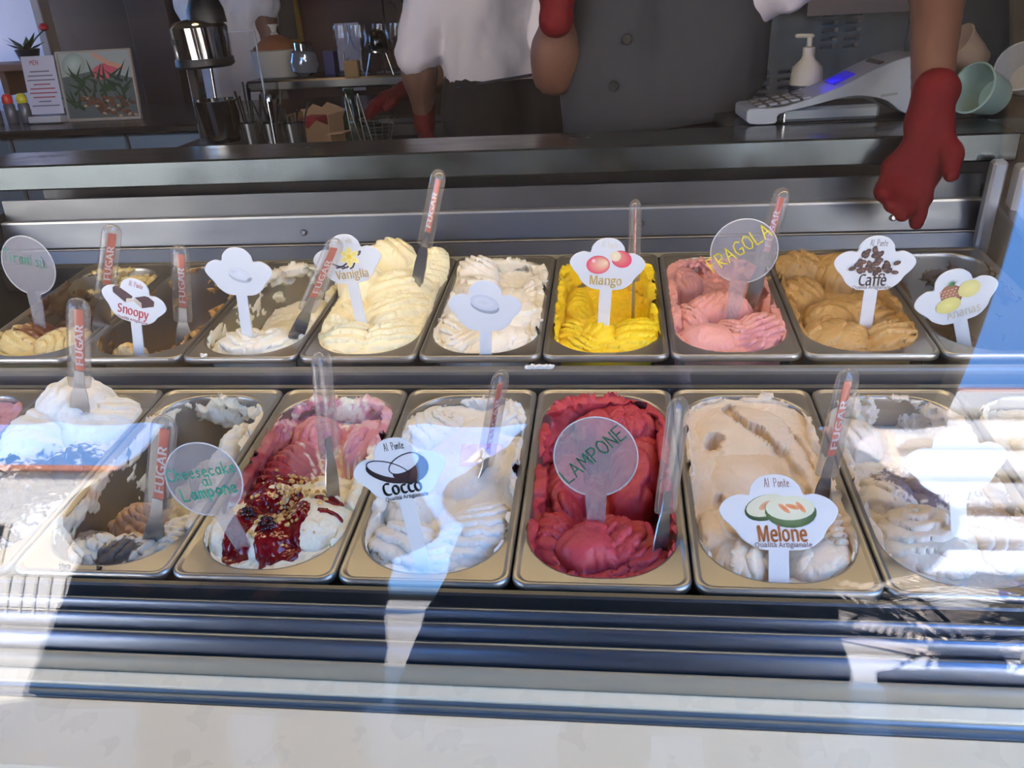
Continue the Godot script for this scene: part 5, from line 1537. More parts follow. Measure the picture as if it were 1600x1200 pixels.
	put("side", prisms(PackedVector2Array([Vector2(-0.07, 0), Vector2(0.07, 0), Vector2(0.075, 0.095), Vector2(0.05, 0.105), Vector2(0.02, 0.115), Vector2(0.0, 0.10), Vector2(-0.03, 0.11), Vector2(-0.05, 0.095), Vector2(-0.075, 0.095)]), -0.05, -0.047), kraft, ct)
	put("side", prisms(PackedVector2Array([Vector2(-0.07, 0), Vector2(0.07, 0), Vector2(0.07, 0.06), Vector2(0.03, 0.075), Vector2(0.0, 0.05), Vector2(-0.04, 0.075), Vector2(-0.07, 0.065)]), 0.047, 0.05), kraft, ct)
	for x in [-0.071, 0.071]:
		put("side", bx(Vector3(x, 0.045, 0), Vector3(0.003, 0.09, 0.1)), kraft, ct)
	put("flap", bx(Vector3(0.10, 0.04, 0.05), Vector3(0.06, 0.003, 0.05), 0.0, Basis(Vector3(0, 0, 1), 0.095)), kraft, ct)
	put("lining", bx(Vector3(-0.01, 0.055, -0.005), Vector3(0.07, 0.05, 0.08), 0.01), mat("red_cloth", Color(0.50, 0.08, 0.12), 0.8), ct)
	var gb := thing("green_bottle", "dark green glass bottle behind the carton", "bottle", at(Vector3(-0.70, 0.90, -2.01)))
	put("body", lath([Vector2(0.03, 0), Vector2(0.034, 0.006), Vector2(0.034, 0.07), Vector2(0.014, 0.105), Vector2(0.013, 0.14), Vector2(0.015, 0.143), Vector2(0.015, 0.15)], 20), mat("green_glass", Color(0.02, 0.12, 0.07), 0.1), gb)
	for k in 2:
		var tg := thing("steel_tongs", ["steel tongs standing nearer the green bottle", "steel tongs standing nearer the man in white"][k], "tongs", at(Vector3(-0.665 + 0.035 * k, 0.90, -1.86)), "steel tongs on the work table")
		for s in [-1.0, 1.0]:
			put("arm", tub([Vector3(0.012 * s + 0.02, 0.0, 0), Vector3(0.008 * s + 0.008, 0.07, 0.0), Vector3(0.004 * s, 0.13, 0.0), Vector3(0, 0.15, 0)], 0.0035, 6, 0.5), mat("tongs_steel", Color(0.5, 0.5, 0.5), 0.2, 0.9), tg)
	var wb := thing("wire_basket", "round wire basket on the work table near the red glove", "basket", at(Vector3(-0.60, 0.90, -1.93)))
	var wire_m := mat("wire_metal", Color(0.32, 0.31, 0.30), 0.35, 0.8)
	for k in 4:
		var ring := []
		for j in 21:
			ring.append(Vector3(cos(TAU * j / 20.0) * (0.035 + 0.006 * k), 0.01 + 0.02 * k, sin(TAU * j / 20.0) * (0.035 + 0.006 * k)))
		put("ring", tub(ring, 0.0015, 5), wire_m, wb)
	for j in 12:
		var a := TAU * j / 12.0
		put("wire", tub([Vector3(cos(a) * 0.035, 0.01, sin(a) * 0.035), Vector3(cos(a) * 0.053, 0.07, sin(a) * 0.053)], 0.001, 5), wire_m, wb)
	# on the bar shelf
	var shy := 1.0525
	var gp := thing("glass_screen", "small upright glass screen with a bright edge on the bar", "screen", at(Vector3(-1.16, shy - 0.097, -2.3)))
	put("pane", bx(Vector3(0, 0.13, 0), Vector3(0.15, 0.26, 0.005), 0.001), glass, gp)
	put("edge", bx(Vector3(0.077, 0.13, 0), Vector3(0.005, 0.26, 0.007), 0.001), mat("bright_edge", Color(0.75, 0.75, 0.78), 0.3), gp)
	put("edge", bx(Vector3(0, 0.262, 0), Vector3(0.155, 0.005, 0.007), 0.001), mats["bright_edge"], gp)
	var tb := thing("plastic_tub", "white plastic tub of crumbs in a tied clear bag", "tub", at(Vector3(-1.10, shy, -2.52)))
	put("tub", lath([Vector2(0.075, 0), Vector2(0.08, 0.004), Vector2(0.092, 0.09), Vector2(0.095, 0.092), Vector2(0.09, 0.094), Vector2(0.085, 0.06)], 28), mat("white_tub", Color(0.62, 0.60, 0.56), 0.4), tb)
	put("crumbs", lath([Vector2(0.088, 0.07), Vector2(0.08, 0.10), Vector2(0.05, 0.125), Vector2(0.02, 0.14), Vector2(0.004, 0.142)], 20), mat("brown_crumb", Color(0.42, 0.24, 0.13), 0.9), tb)
	put("bag_knot", lath([Vector2(0.02, 0.135), Vector2(0.008, 0.15), Vector2(0.012, 0.165), Vector2(0.02, 0.175)], 10), mat("bag_film", Color(0.8, 0.78, 0.74), 0.3), tb)
	var jr := thing("glass_jar", "round glass jar with a chrome lid lying tilted on the bar shelf", "jar", Transform3D(Basis(Vector3(0, 0, 1), -0.1), Vector3(-0.985, shy + 0.004, -2.45)))
	put("jar", lath([Vector2(0.02, 0), Vector2(0.045, 0.015), Vector2(0.052, 0.045), Vector2(0.045, 0.075), Vector2(0.03, 0.085)], 24), mat("jar_glass", Color(0.55, 0.57, 0.6), 0.06, 0.6), jr)
	put("lid", lath([Vector2(0.033, 0.083), Vector2(0.035, 0.085), Vector2(0.035, 0.108), Vector2(0.03, 0.11)], 24), chrome, jr)
	var po := thing("paper_poster", "white paper poster with a grey ring mark on the rear panel", "poster", at(Vector3(-1.14, 1.04, -3.56)))
	put("sheet", bx(Vector3(0, 0.0, 0), Vector3(0.115, 0.30, 0.004), 0.001), mats["paper"], po)
	pr = Print.new()
	pr.ell(Vector2(0.0, -0.02), Vector2(0.019, 0.019), 0, Color(0.25, 0.26, 0.3), Color(0.25, 0.26, 0.3))
	pr.ell(Vector2(0.002, -0.014), Vector2(0.013, 0.012), 0, Color(0.8, 0.78, 0.8), Color(0.8, 0.78, 0.8))
	put("print", pr.st.commit(), mats["ink"], po, Transform3D(Basis(), Vector3(0, 0, 0.0025)))
	var bl := put("blue_box", bx(Vector3(-0.90, shy + 0.04, -2.5), Vector3(0.04, 0.08, 0.05), 0.003), mat("blue_card", Color(0.09, 0.10, 0.32), 0.6))
	tag(bl, "small dark blue box on the bar shelf", "box")
	for k in 4:
		var gl := thing("wine_glass", ["stemmed glass at the left end of the shelf row", "second stemmed glass of the shelf row", "third stemmed glass of the shelf row", "stemmed glass nearest the man in white"][k], "glass", at(Vector3(-0.85 + 0.07 * k, shy, -2.5 + 0.03 * (k % 2))), "stemmed glasses on the bar shelf")
		put("bowl", lath([Vector2(0.004, 0.075), Vector2(0.02, 0.085), Vector2(0.03, 0.115), Vector2(0.026, 0.16), Vector2(0.025, 0.16), Vector2(0.028, 0.115), Vector2(0.018, 0.088)], 20, Transform3D(), false), glass, gl)
		put("stem", lath([Vector2(0.028, 0), Vector2(0.027, 0.003), Vector2(0.004, 0.008), Vector2(0.0035, 0.075)], 16), mat("glass_stem", Color(0.5, 0.5, 0.52), 0.08, 0.3), gl)
	var tp := thing("burner_stand", "black coffee pot on a chrome wire burner stand", "burner", at(Vector3(-0.70, shy, -2.42)))
	for a in [0.5, 2.6, 4.7]:
		put("leg", tub([Vector3(cos(a) * 0.055, 0, sin(a) * 0.05), Vector3(cos(a) * 0.03, 0.075, sin(a) * 0.03)], 0.003, 6), chrome, tp)
	put("plate", lath([Vector2(0.045, 0.073), Vector2(0.045, 0.078)], 20), chrome, tp)
	put("pot", lath([Vector2(0.03, 0.079), Vector2(0.036, 0.1), Vector2(0.03, 0.13), Vector2(0.022, 0.14), Vector2(0.004, 0.145)], 18), mats["black_cup"], tp)
	var pk := put("paper_packet", bx(Vector3(-0.775, shy + 0.028, -2.33), Vector3(0.05, 0.055, 0.03), 0.003), mat("packet", Color(0.5, 0.38, 0.2), 0.7))
	tag(pk, "small brown paper packet under the burner stand", "packet")
	# gilt frame on the wine-coloured panel
	var gf := thing("gilt_frame", "tall gilt picture frame on the dark wine panel", "picture", at(Vector3(-1.45, 1.55, -3.55)))
	put("picture", bx(Vector3(0, 0, 0), Vector3(0.16, 0.85, 0.01)), mat("grey_picture", Color(0.30, 0.28, 0.25), 0.4), gf)
	for e in [[0, 0.43, 0.2, 0.022], [0, -0.43, 0.2, 0.022], [-0.09, 0, 0.022, 0.86], [0.09, 0, 0.022, 0.86]]:
		put("moulding", bx(Vector3(e[0], e[1], 0.008), Vector3(e[2], e[3], 0.03), 0.006), mat("gilt", Color(0.62, 0.50, 0.22), 0.35, 0.6), gf)
	# steel cooling unit with vent slots, right
	var fu := thing("cooling_unit", "grey steel cooling unit with rows of vent slots", "fridge", at(Vector3(0.82, 0, -2.4)))
	var us := steel("unit_steel", Color(0.36, 0.37, 0.36), 0.35, 0.55, Vector3(4, 3, 3))
	put("body", bx(Vector3(0, 0.80, -0.03), Vector3(0.85, 1.6, 0.44), 0.008), us, fu)
	# the front sheet has real openings, six centimetres deep
	var sheet0 := CSGBox3D.new()
	sheet0.name = "front_sheet"
	sheet0.size = Vector3(0.85, 1.6, 0.06)
	sheet0.position = Vector3(0, 0.80, 0.221)
	sheet0.material = us
	var holes := [[0.13, 1.1, 0.004, 1.0], [0.02, 1.02, 0.2, 0.05]]
	for q in [[-0.275, 1.05, 5], [-0.205, 1.05, 5], [-0.09, 1.27, 8], [-0.025, 1.27, 8]]:
		for k in q[2]:
			holes.append([q[0], q[1] - k * 0.022 - 0.02, 0.047, 0.013])
	for h in holes:
		var cut := CSGBox3D.new()
		cut.name = "slot_cut"
		cut.operation = CSGShape3D.OPERATION_SUBTRACTION
		cut.size = Vector3(h[2], h[3], 0.2)
		cut.position = Vector3(h[0], h[1] - 0.80, 0.0)
		sheet0.add_child(cut, true)
	fu.add_child(sheet0, true)
	var nt := thing("paper_notice", "pale paper notice taped over the cooling unit", "notice", at(Vector3(0.80, 1.29, -1.95)))
	put("sheet", bx(Vector3(0, 0.0, 0), Vector3(0.36, 0.2, 0.003), 0.001), mat("notice_paper", Color(0.62, 0.56, 0.52), 0.8), nt)
	pr = Print.new()
	pr.pol(PackedVector2Array([Vector2(-0.07, -0.02), Vector2(0.03, -0.02), Vector2(0.03, 0.09), Vector2(-0.07, 0.09)]), Color(0.55, 0.44, 0.30))
	for k in 3:
		pr.line([Vector2(-0.06, -0.005 + k * 0.015), Vector2(0.02, -0.005 + k * 0.015)], 0.004, Color(0.3, 0.22, 0.15))
	put("print", pr.st.commit(), mats["ink"], nt, Transform3D(Basis(), Vector3(0, 0, 0.002)))
	put("hanger", tub([Vector3(0, 0.1, 0), Vector3(0, 1.42, 0)], 0.003, 5), mats["dark_metal"], nt)
	# soap dispenser
	var cy := 1.064
	var so := thing("soap_dispenser", "cream pump soap bottle with a navy label behind the receipt printer", "bottle", Transform3D(Basis(Vector3.UP, -0.5), Vector3(0.455, cy, -1.09)))
	put("bottle", lath([Vector2(0.024, 0), Vector2(0.027, 0.003), Vector2(0.028, 0.05), Vector2(0.025, 0.078), Vector2(0.012, 0.092), Vector2(0.010, 0.098)], 24, Transform3D(Basis.from_scale(Vector3(1.1, 1, 0.8)), Vector3())), mat("soap_cream", Color(0.58, 0.55, 0.48), 0.45), so)
	put("label", lath([Vector2(0.0285, 0.012), Vector2(0.0288, 0.047)], 24, Transform3D(Basis.from_scale(Vector3(1.1, 1, 0.8)), Vector3()), false), mat("navy", Color(0.05, 0.06, 0.15), 0.5), so)
	pr = Print.new()
	pr.ell(Vector2.ZERO, Vector2(0.009, 0.013), 0, Color(0.8, 0.76, 0.74), Color(0.75, 0.7, 0.7))
	put("print", pr.st.commit(), mats["ink"], so, Transform3D(Basis(), Vector3(0, 0.03, 0.0234)))
	put("pump", lath([Vector2(0.011, 0.098), Vector2(0.011, 0.112), Vector2(0.005, 0.114), Vector2(0.005, 0.13)], 16), mats["soap_cream"], so)
	put("spout", bx(Vector3(-0.010, 0.132, 0.0), Vector3(0.036, 0.007, 0.011), 0.003), mats["soap_cream"], so)
	receipt_printer(cy)
	for k in 3:
		var cc := thing("paper_cup", ["pale green paper tub lying on its side at the counter end", "white paper tub stacked behind the green one", "brown-stained paper tub behind the others at the counter end"][k], "cup", Transform3D(Basis(Vector3.UP, [0.5, 0.9, 0.2][k]) * Basis(Vector3(0, 0, 1), [1.25, 1.1, 0.9][k]), Vector3([0.735, 0.80, 0.735][k], cy + 0.032 + 0.02 * k, [-0.94, -0.98, -1.05][k])), "paper tubs at the counter end")
		put("tub", lath([Vector2(0.028, 0), Vector2(0.03, 0.001), Vector2(0.04, 0.06), Vector2(0.042, 0.061), Vector2(0.039, 0.062), Vector2(0.034, 0.02), Vector2(0.028, 0.004)], 24), mat("tub_%d" % k, [Color(0.52, 0.60, 0.55), Color(0.66, 0.66, 0.64), Color(0.62, 0.52, 0.42)][k], 0.6), cc)


func receipt_printer(cy: float) -> void:   # a wedge with a keypad, a small lit screen and a humped paper housing
	var t := thing("receipt_printer", "pale grey receipt printer with keypad and small blue screen", "printer", Transform3D(Basis(Vector3.UP, 0.05).scaled_local(Vector3(1, 0.86, 1)), Vector3(0.49, cy + 0.001, -1.0)))
	var grey := mat("printer_grey", Color(0.46, 0.48, 0.51), 0.45)
	# the housing: an outline seen from the side, drawn out across
	var side := smooth_line(PackedVector2Array([Vector2(-0.165, 0.019), Vector2(-0.159, 0.031), Vector2(-0.115, 0.031), Vector2(-0.084, 0.0375), Vector2(-0.009, 0.066), Vector2(0.041, 0.094), Vector2(0.091, 0.115), Vector2(0.129, 0.116), Vector2(0.16, 0.1), Vector2(0.166, 0.056), Vector2(0.166, 0.006), Vector2(0.104, 0.009), Vector2(0.0725, 0.034), Vector2(0.041, 0.044), Vector2(0.004, 0.046), Vector2(-0.059, 0.031), Vector2(-0.109, 0.019), Vector2(-0.115, 0.001), Vector2(-0.159, 0.002)]), 3)
	put("housing", prisms(side, -0.055, 0.055, 0.0012), grey, t)
	put("base", bx(Vector3(-0.02, 0.014, 0.0), Vector3(0.17, 0.028, 0.09), 0.006), mat("printer_base", Color(0.40, 0.43, 0.46), 0.4), t)
	var tilt := Basis(Vector3(0, 0, 1), 0.17)
	put("keypad", bx(Vector3(-0.10, 0.0365, 0.0), Vector3(0.10, 0.006, 0.09), 0.002, tilt), mat("keypad_dark", Color(0.20, 0.19, 0.19), 0.5), t)
	for i in 5:
		for j in 3:
			put("key", bx(Vector3(-0.10, 0.0365, 0.0) + tilt * Vector3(-0.038 + i * 0.019, 0.004, -0.03 + j * 0.036), Vector3(0.014, 0.005, 0.022), 0.002, tilt), mat("key_grey", Color(0.34, 0.34, 0.34), 0.5) if j < 2 else grey, t)
	var scr := mat("screen_blue", Color(0.12, 0.08, 0.65), 0.3)
	scr.emission_enabled = true
	scr.emission = Color(0.16, 0.10, 0.9)
	scr.emission_energy_multiplier = 0.22
	put("screen", bx(Vector3(0.005, 0.0755, -0.005), Vector3(0.040, 0.005, 0.055), 0.001, Basis(Vector3(0, 0, 1), 0.45)), scr, t)
	put("paper_slot", bx(Vector3(0.06, 0.104, 0.0), Vector3(0.01, 0.004, 0.07), 0.001, Basis(Vector3(0, 0, 1), 0.5)), mats["keypad_dark"], t)
	put("feed_knob", bx(Vector3(-0.10, 0.01, 0.05), Vector3(0.004, 0.018, 0.008), 0.001), mat("chrome"), t)
	var pr := Print.new()
	pr.line([Vector2(0.06, 0.045), Vector2(0.085, 0.048)], 0.005, Color(0.36, 0.38, 0.4))
	put("print", pr.st.commit(), mats["ink"], t, Transform3D(Basis(), Vector3(0, 0, 0.0553)))
	var sl := OmniLight3D.new()
	sl.name = "screen_light"
	sl.light_color = Color(0.16, 0.10, 0.9)
	sl.light_energy = 0.002
	sl.light_size = 0.02
	sl.omni_range = 4.0
	sl.omni_attenuation = 2.0
	sl.shadow_enabled = true
	sl.position = Vector3(-0.016, 0.08, 0)
	t.add_child(sl)


# ------------------------------------------------------------------ people: skeletons of tapered bones, joined smoothly and meshed as surface nets

func net(bones: Array, cell: float, blend: float, cuts := [], fold := 0.0, fold_f := 14.0) -> ArrayMesh:   # bone = [a, b, ra, rb]; cut = [point, normal]: nothing is kept beyond it
	var lo := Vector3.INF
	var hi := -Vector3.INF
	for b in bones:
		var r: float = maxf(b[2], b[3])
		for p in [b[0], b[1]]:
			lo = lo.min(p - Vector3.ONE * r)
			hi = hi.max(p + Vector3.ONE * r)
	lo -= Vector3.ONE * cell * 2.0
	hi += Vector3.ONE * cell * 2.0
	var nx := int((hi.x - lo.x) / cell) + 2
	var ny := int((hi.y - lo.y) / cell) + 2
	var nz := int((hi.z - lo.z) / cell) + 2
	var F := PackedFloat32Array()
	F.resize(nx * ny * nz)
	F.fill(1.0)
	var sx := 1
	var sy := nx
	var sz := nx * ny
	var mg := blend + cell * 2.5
	for b in bones:
		var A: Vector3 = b[0]
		var B: Vector3 = b[1]
		var ra: float = b[2]
		var rb: float = b[3]
		var D := B - A
		var dd := maxf(D.dot(D), 1e-9)
		var r := maxf(ra, rb) + mg
		var l := A.min(B) - Vector3.ONE * r
		var h := A.max(B) + Vector3.ONE * r
		var i0 := maxi(0, int((l.x - lo.x) / cell))
		var i1 := mini(nx - 1, int((h.x - lo.x) / cell) + 1)
		for k in range(maxi(0, int((l.z - lo.z) / cell)), mini(nz - 1, int((h.z - lo.z) / cell) + 1) + 1):
			for j in range(maxi(0, int((l.y - lo.y) / cell)), mini(ny - 1, int((h.y - lo.y) / cell) + 1) + 1):
				var q := j * sy + k * sz
				var p := Vector3(lo.x + i0 * cell, lo.y + j * cell, lo.z + k * cell) - A
				for i in range(i0, i1 + 1):
					var t := clampf(p.dot(D) / dd, 0.0, 1.0)
					var d := (p - D * t).length() - lerpf(ra, rb, t)
					var f := F[q + i]
					var e := blend - absf(f - d)
					F[q + i] = (minf(f, d) - e * e * 0.25 / blend) if e > 0.0 else minf(f, d)
					p.x += cell
	if fold > 0.0 or cuts:
		for k in nz:
			for j in ny:
				for i in nx:
					var n := i + j * sy + k * sz
					if F[n] < 0.05:
						var p := lo + Vector3(i, j, k) * cell
						if fold > 0.0:
							F[n] += fold * N1.get_noise_3d(p.x * fold_f, p.y * fold_f * 0.6, p.z * fold_f)
						for c in cuts:
							F[n] = maxf(F[n], (p - c[0]).dot(c[1]))
	var id := PackedInt32Array()
	id.resize(F.size())
	id.fill(-1)
	var V := PackedVector3Array()
	var off := [0, sx, sy, sx + sy, sz, sx + sz, sy + sz, sx + sy + sz]
	var cor := [Vector3(0, 0, 0), Vector3(1, 0, 0), Vector3(0, 1, 0), Vector3(1, 1, 0), Vector3(0, 0, 1), Vector3(1, 0, 1), Vector3(0, 1, 1), Vector3(1, 1, 1)]
	var edges := [[0, 1], [2, 3], [4, 5], [6, 7], [0, 2], [1, 3], [4, 6], [5, 7], [0, 4], [1, 5], [2, 6], [3, 7]]
	for k in nz - 1:
		for j in ny - 1:
			var q := j * sy + k * sz
			for i in nx - 1:
				var n := q + i
				if F[n] > cell * 2.0:
					continue
				var neg := 0
				for o in off:
					if F[n + o] < 0.0:
						neg += 1
				if neg == 0 or neg == 8:
					continue
				var s := Vector3()
				var m := 0
				for e in edges:
					var fa := F[n + off[e[0]]]
					var fb := F[n + off[e[1]]]
					if (fa < 0.0) != (fb < 0.0):
						s += cor[e[0]].lerp(cor[e[1]], fa / (fa - fb))
						m += 1
				id[n] = V.size()
				V.append(lo + (Vector3(i, j, k) + s / m) * cell)
	var I := PackedInt32Array()
	for k in range(1, nz - 1):
		for j in range(1, ny - 1):
			for i in range(1, nx - 1):
				var n := i + j * sy + k * sz
				var f := F[n]
				if f > cell * 2.0:
					continue
				for ax in 3:
					var s: int = [sx, sy, sz][ax]
					var g := F[n + s]
					if (f < 0.0) == (g < 0.0):
						continue
					var u: int = [sy, sz, sx][ax]
					var v: int = [sz, sx, sy][ax]
					var a := id[n - u - v]
					var b := id[n - v]
					var c := id[n]
					var d := id[n - u]
					if a < 0 or b < 0 or c < 0 or d < 0:
						continue
					I.append_array(PackedInt32Array([a, c, b, a, d, c]) if f < 0.0 else PackedInt32Array([a, b, c, a, c, d]))
	var Nn := PackedVector3Array()
	Nn.resize(V.size())
	for t in range(0, I.size(), 3):
		var n := (V[I[t + 2]] - V[I[t]]).cross(V[I[t + 1]] - V[I[t]])
		Nn[I[t]] += n
		Nn[I[t + 1]] += n
		Nn[I[t + 2]] += n
	for t in Nn.size():
		Nn[t] = Nn[t].normalized()
	var arr := []
	arr.resize(Mesh.ARRAY_MAX)
	arr[Mesh.ARRAY_VERTEX] = V
	arr[Mesh.ARRAY_NORMAL] = Nn
	arr[Mesh.ARRAY_INDEX] = I
	var ms := ArrayMesh.new()
	ms.add_surface_from_arrays(Mesh.PRIMITIVE_TRIANGLES, arr)
	return ms


func hand_bones(w: Vector3, d: Vector3, palm: Vector3, curl: Array, thumb_side: float, grow := 0.0) -> Array:   # w wrist, d towards the fingers, palm the way the palm looks
	d = d.normalized()
	palm = (palm - d * palm.dot(d)).normalized()
	var s := d.cross(palm) * thumb_side
	var b := []
	for k in 4:
		var o: float = (k - 1.5) * 0.019
		b.append([w + s * o * 0.6 + d * 0.01, w + d * 0.085 - s * o, 0.014 + grow, 0.012 + grow])
		b[k][0] = w - s * o * 0.6 + d * 0.012
		var p: Vector3 = w + d * 0.088 - s * o
		var ln: float = [0.072, 0.080, 0.074, 0.058][k]
		var a := 0.0
		for j in 3:
			a += curl[k] * [0.8, 1.0, 0.7][j]
			var q: Vector3 = p + (d * cos(a) + palm * sin(a)) * ln * [0.45, 0.32, 0.23][j]
			b.append([p, q, 0.0095 - j * 0.0008 + grow, 0.0088 - j * 0.0008 + grow])
			p = q
	var t0 := w + s * 0.022 + d * 0.025
	var t1 := t0 + (s * 0.75 + d * 0.8 + palm * 0.35).normalized() * 0.04
	var t2 := t1 + (s * 0.25 + d + palm * 0.5).normalized() * 0.032
	b.append([t0, t1, 0.014 + grow, 0.011 + grow])
	b.append([t1, t2, 0.011 + grow, 0.009 + grow])
	return b


func head_bones(c: Vector3, f: Vector3) -> Array:   # c the middle of the head, f where the face looks
	var s := Vector3.UP.cross(f).normalized()
	return [[c + Vector3(0, 0.035, 0) - f * 0.02, c + Vector3(0, 0.03, 0) + f * 0.02, 0.082, 0.078], [c - Vector3(0, 0.03, 0) + f * 0.015, c - Vector3(0, 0.075, 0) + f * 0.045, 0.066, 0.038],
		[c + Vector3(0, 0.012, 0) + f * 0.088, c - Vector3(0, 0.022, 0) + f * 0.106, 0.008, 0.013], [c + s * 0.078, c + s * 0.083 - Vector3(0, 0.03, 0), 0.016, 0.010], [c - s * 0.078, c - s * 0.083 - Vector3(0, 0.03, 0), 0.016, 0.010],
		[c - Vector3(0, 0.05, 0) + f * 0.08 - s * 0.018, c - Vector3(0, 0.05, 0) + f * 0.08 + s * 0.018, 0.011, 0.011]]


# J: joints of one person. Arms are [shoulder, elbow, wrist] left and right in the picture; legs [hip, knee, ankle, toe]
func person(label: String, J: Dictionary) -> Node3D:
	var root := thing("person", label, "person", at(Vector3(J.pelvis.x, 0, J.pelvis.z)))
	var o := Transform3D(Basis(), -Vector3(J.pelvis.x, 0, J.pelvis.z))
	var f: Vector3 = J.face
	var s: Vector3 = Vector3.UP.cross(J.front).normalized()
	var neck: Vector3 = J.neck
	var pel: Vector3 = J.pelvis
	var chest := neck.lerp(pel, 0.32)
	var g: float = J.get("girth", 1.0)
	var torso := []
	for k in [-1.0, 1.0]:
		torso.append([chest + s * 0.085 * k, pel + s * 0.065 * k + Vector3(0, 0.1, 0), 0.105 * g, 0.095 * g])
		torso.append([pel + s * 0.065 * k + Vector3(0, 0.1, 0), pel + s * 0.075 * k, 0.095 * g, 0.105 * g])
	for a in J.arms:
		torso.append([neck - Vector3(0, 0.05, 0), a[0], 0.06, 0.062])
	var armb := []
	var fore := []
	for a in J.arms:
		armb.append([a[0], a[1], 0.052, 0.041])
		fore.append([a[1], a[1].lerp(a[2], 0.3), 0.040, 0.042])
		fore.append([a[1].lerp(a[2], 0.3), a[2], 0.042, 0.027])
	var legs := []
	for l in J.legs:
		legs.append([l[0], l[1], 0.085, 0.056])
		legs.append([l[1], l[1].lerp(l[2], 0.35), 0.056, 0.058])
		legs.append([l[1].lerp(l[2], 0.35), l[2], 0.058, 0.038])
	var hd := head_bones(J.head, f)
	var skin := [[neck, J.head - Vector3(0, 0.06, 0), 0.056, 0.052]]
	var body := torso + armb + fore + legs + skin
	for l in J.legs:
		body.append([l[2] - Vector3(0, 0.03, 0), l[3], 0.035, 0.028])
	put("body", net(body + hd, 0.013, 0.03), J.skin, root, o)
	# hair and eyes
	var hb := []
	for q in [[Vector3(0, 0.055, 0), -0.03, 0.088], [Vector3(0, 0.075, 0), 0.012, 0.072], [Vector3(0, 0.0, 0), -0.055, 0.062]]:
		hb.append([J.head + q[0] + f * q[1] - s * 0.01, J.head + q[0] + f * q[1] + s * 0.01, q[2], q[2]])
	put("hair", net(hb, 0.012, 0.03, [], 0.006, 40.0), J.hair, root, o)
	var side := Vector3.UP.cross(f).normalized()
	for k in [-1.0, 1.0]:
		put("eye", lath([Vector2(0.001, -0.011), Vector2(0.008, -0.008), Vector2(0.011, 0.0), Vector2(0.008, 0.008), Vector2(0.001, 0.011)], 10, Transform3D(Basis(), J.head + Vector3(0, 0.012, 0) + f * 0.077 + side * 0.03 * k)), mat("eye_dark", Color(0.12, 0.09, 0.08), 0.2), root, o)
	# clothes: the same bones, wider
	var grown := func(list: Array, by: float) -> Array:
		var r := []
		for b in list:
			r.append([b[0], b[1], b[2] + by, b[3] + by])
		return r
	var sleeves := []
	for a in J.arms:
		var e: float = J.get("sleeve", 0.6)
		if e <= 1.0:
			sleeves.append([a[0], a[0].lerp(a[1], e), 0.066, 0.062])
		else:
			sleeves.append([a[0], a[1], 0.066, 0.058])
			sleeves.append([a[1], a[1].lerp(a[2], e - 1.0), 0.060, 0.056])
	var cuts := []
	for l in J.legs:
		cuts.append([l[2] + Vector3(0, 0.0, 0), Vector3(0, -1, 0)])
	put("trousers", net(grown.call(legs, 0.018) + [[pel + s * 0.075 + Vector3(0, 0.08, 0), pel + s * 0.08, 0.108 * g, 0.116 * g], [pel - s * 0.075 + Vector3(0, 0.08, 0), pel - s * 0.08, 0.108 * g, 0.116 * g]], 0.014, 0.03, [cuts[0]], 0.008), J.trousers, root, o)
	put("shirt", net(grown.call(torso, 0.014) + sleeves + J.get("coat", []), 0.012, 0.03, [[J.hem, Vector3(0, -1, 0)], [neck + Vector3(0, 0.025, 0), Vector3(0, 1, 0)]], 0.016, 11.0), J.shirt, root, o)
	for l in J.legs:
		put("shoe", net([[l[2] - Vector3(0, 0.035, 0), l[3], 0.044, 0.036], [l[2], l[2] - Vector3(0, 0.035, 0), 0.044, 0.046]], 0.012, 0.02, [[Vector3(0, 0.003, 0), Vector3(0, -1, 0)]]), mat("shoe_black", Color(0.05, 0.05, 0.055), 0.5), root, o)
	for h in J.hands:   # [wrist, towards, palm, curls, thumb side, gloved]
		var hb2 := hand_bones(h[0], h[1], h[2], h[3], h[4], 0.003 if h[5] else 0.0)
		if h[5]:
			var back: Vector3 = -(h[1] as Vector3).normalized()
			hb2.append([h[0] + back * 0.03, h[0] - back * 0.02, 0.033, 0.028])
		put("glove" if h[5] else "hand", net(hb2, 0.0042, 0.012, [], 0.0016 if h[5] else 0.0, 60.0), glove_mat() if h[5] else J.skin, root, o)
	return root


func glove_mat() -> StandardMaterial3D:
	var m := mat("glove_red", Color(0.30, 0.006, 0.035), 0.7)
	m.metallic_specular = 0.25
	return m


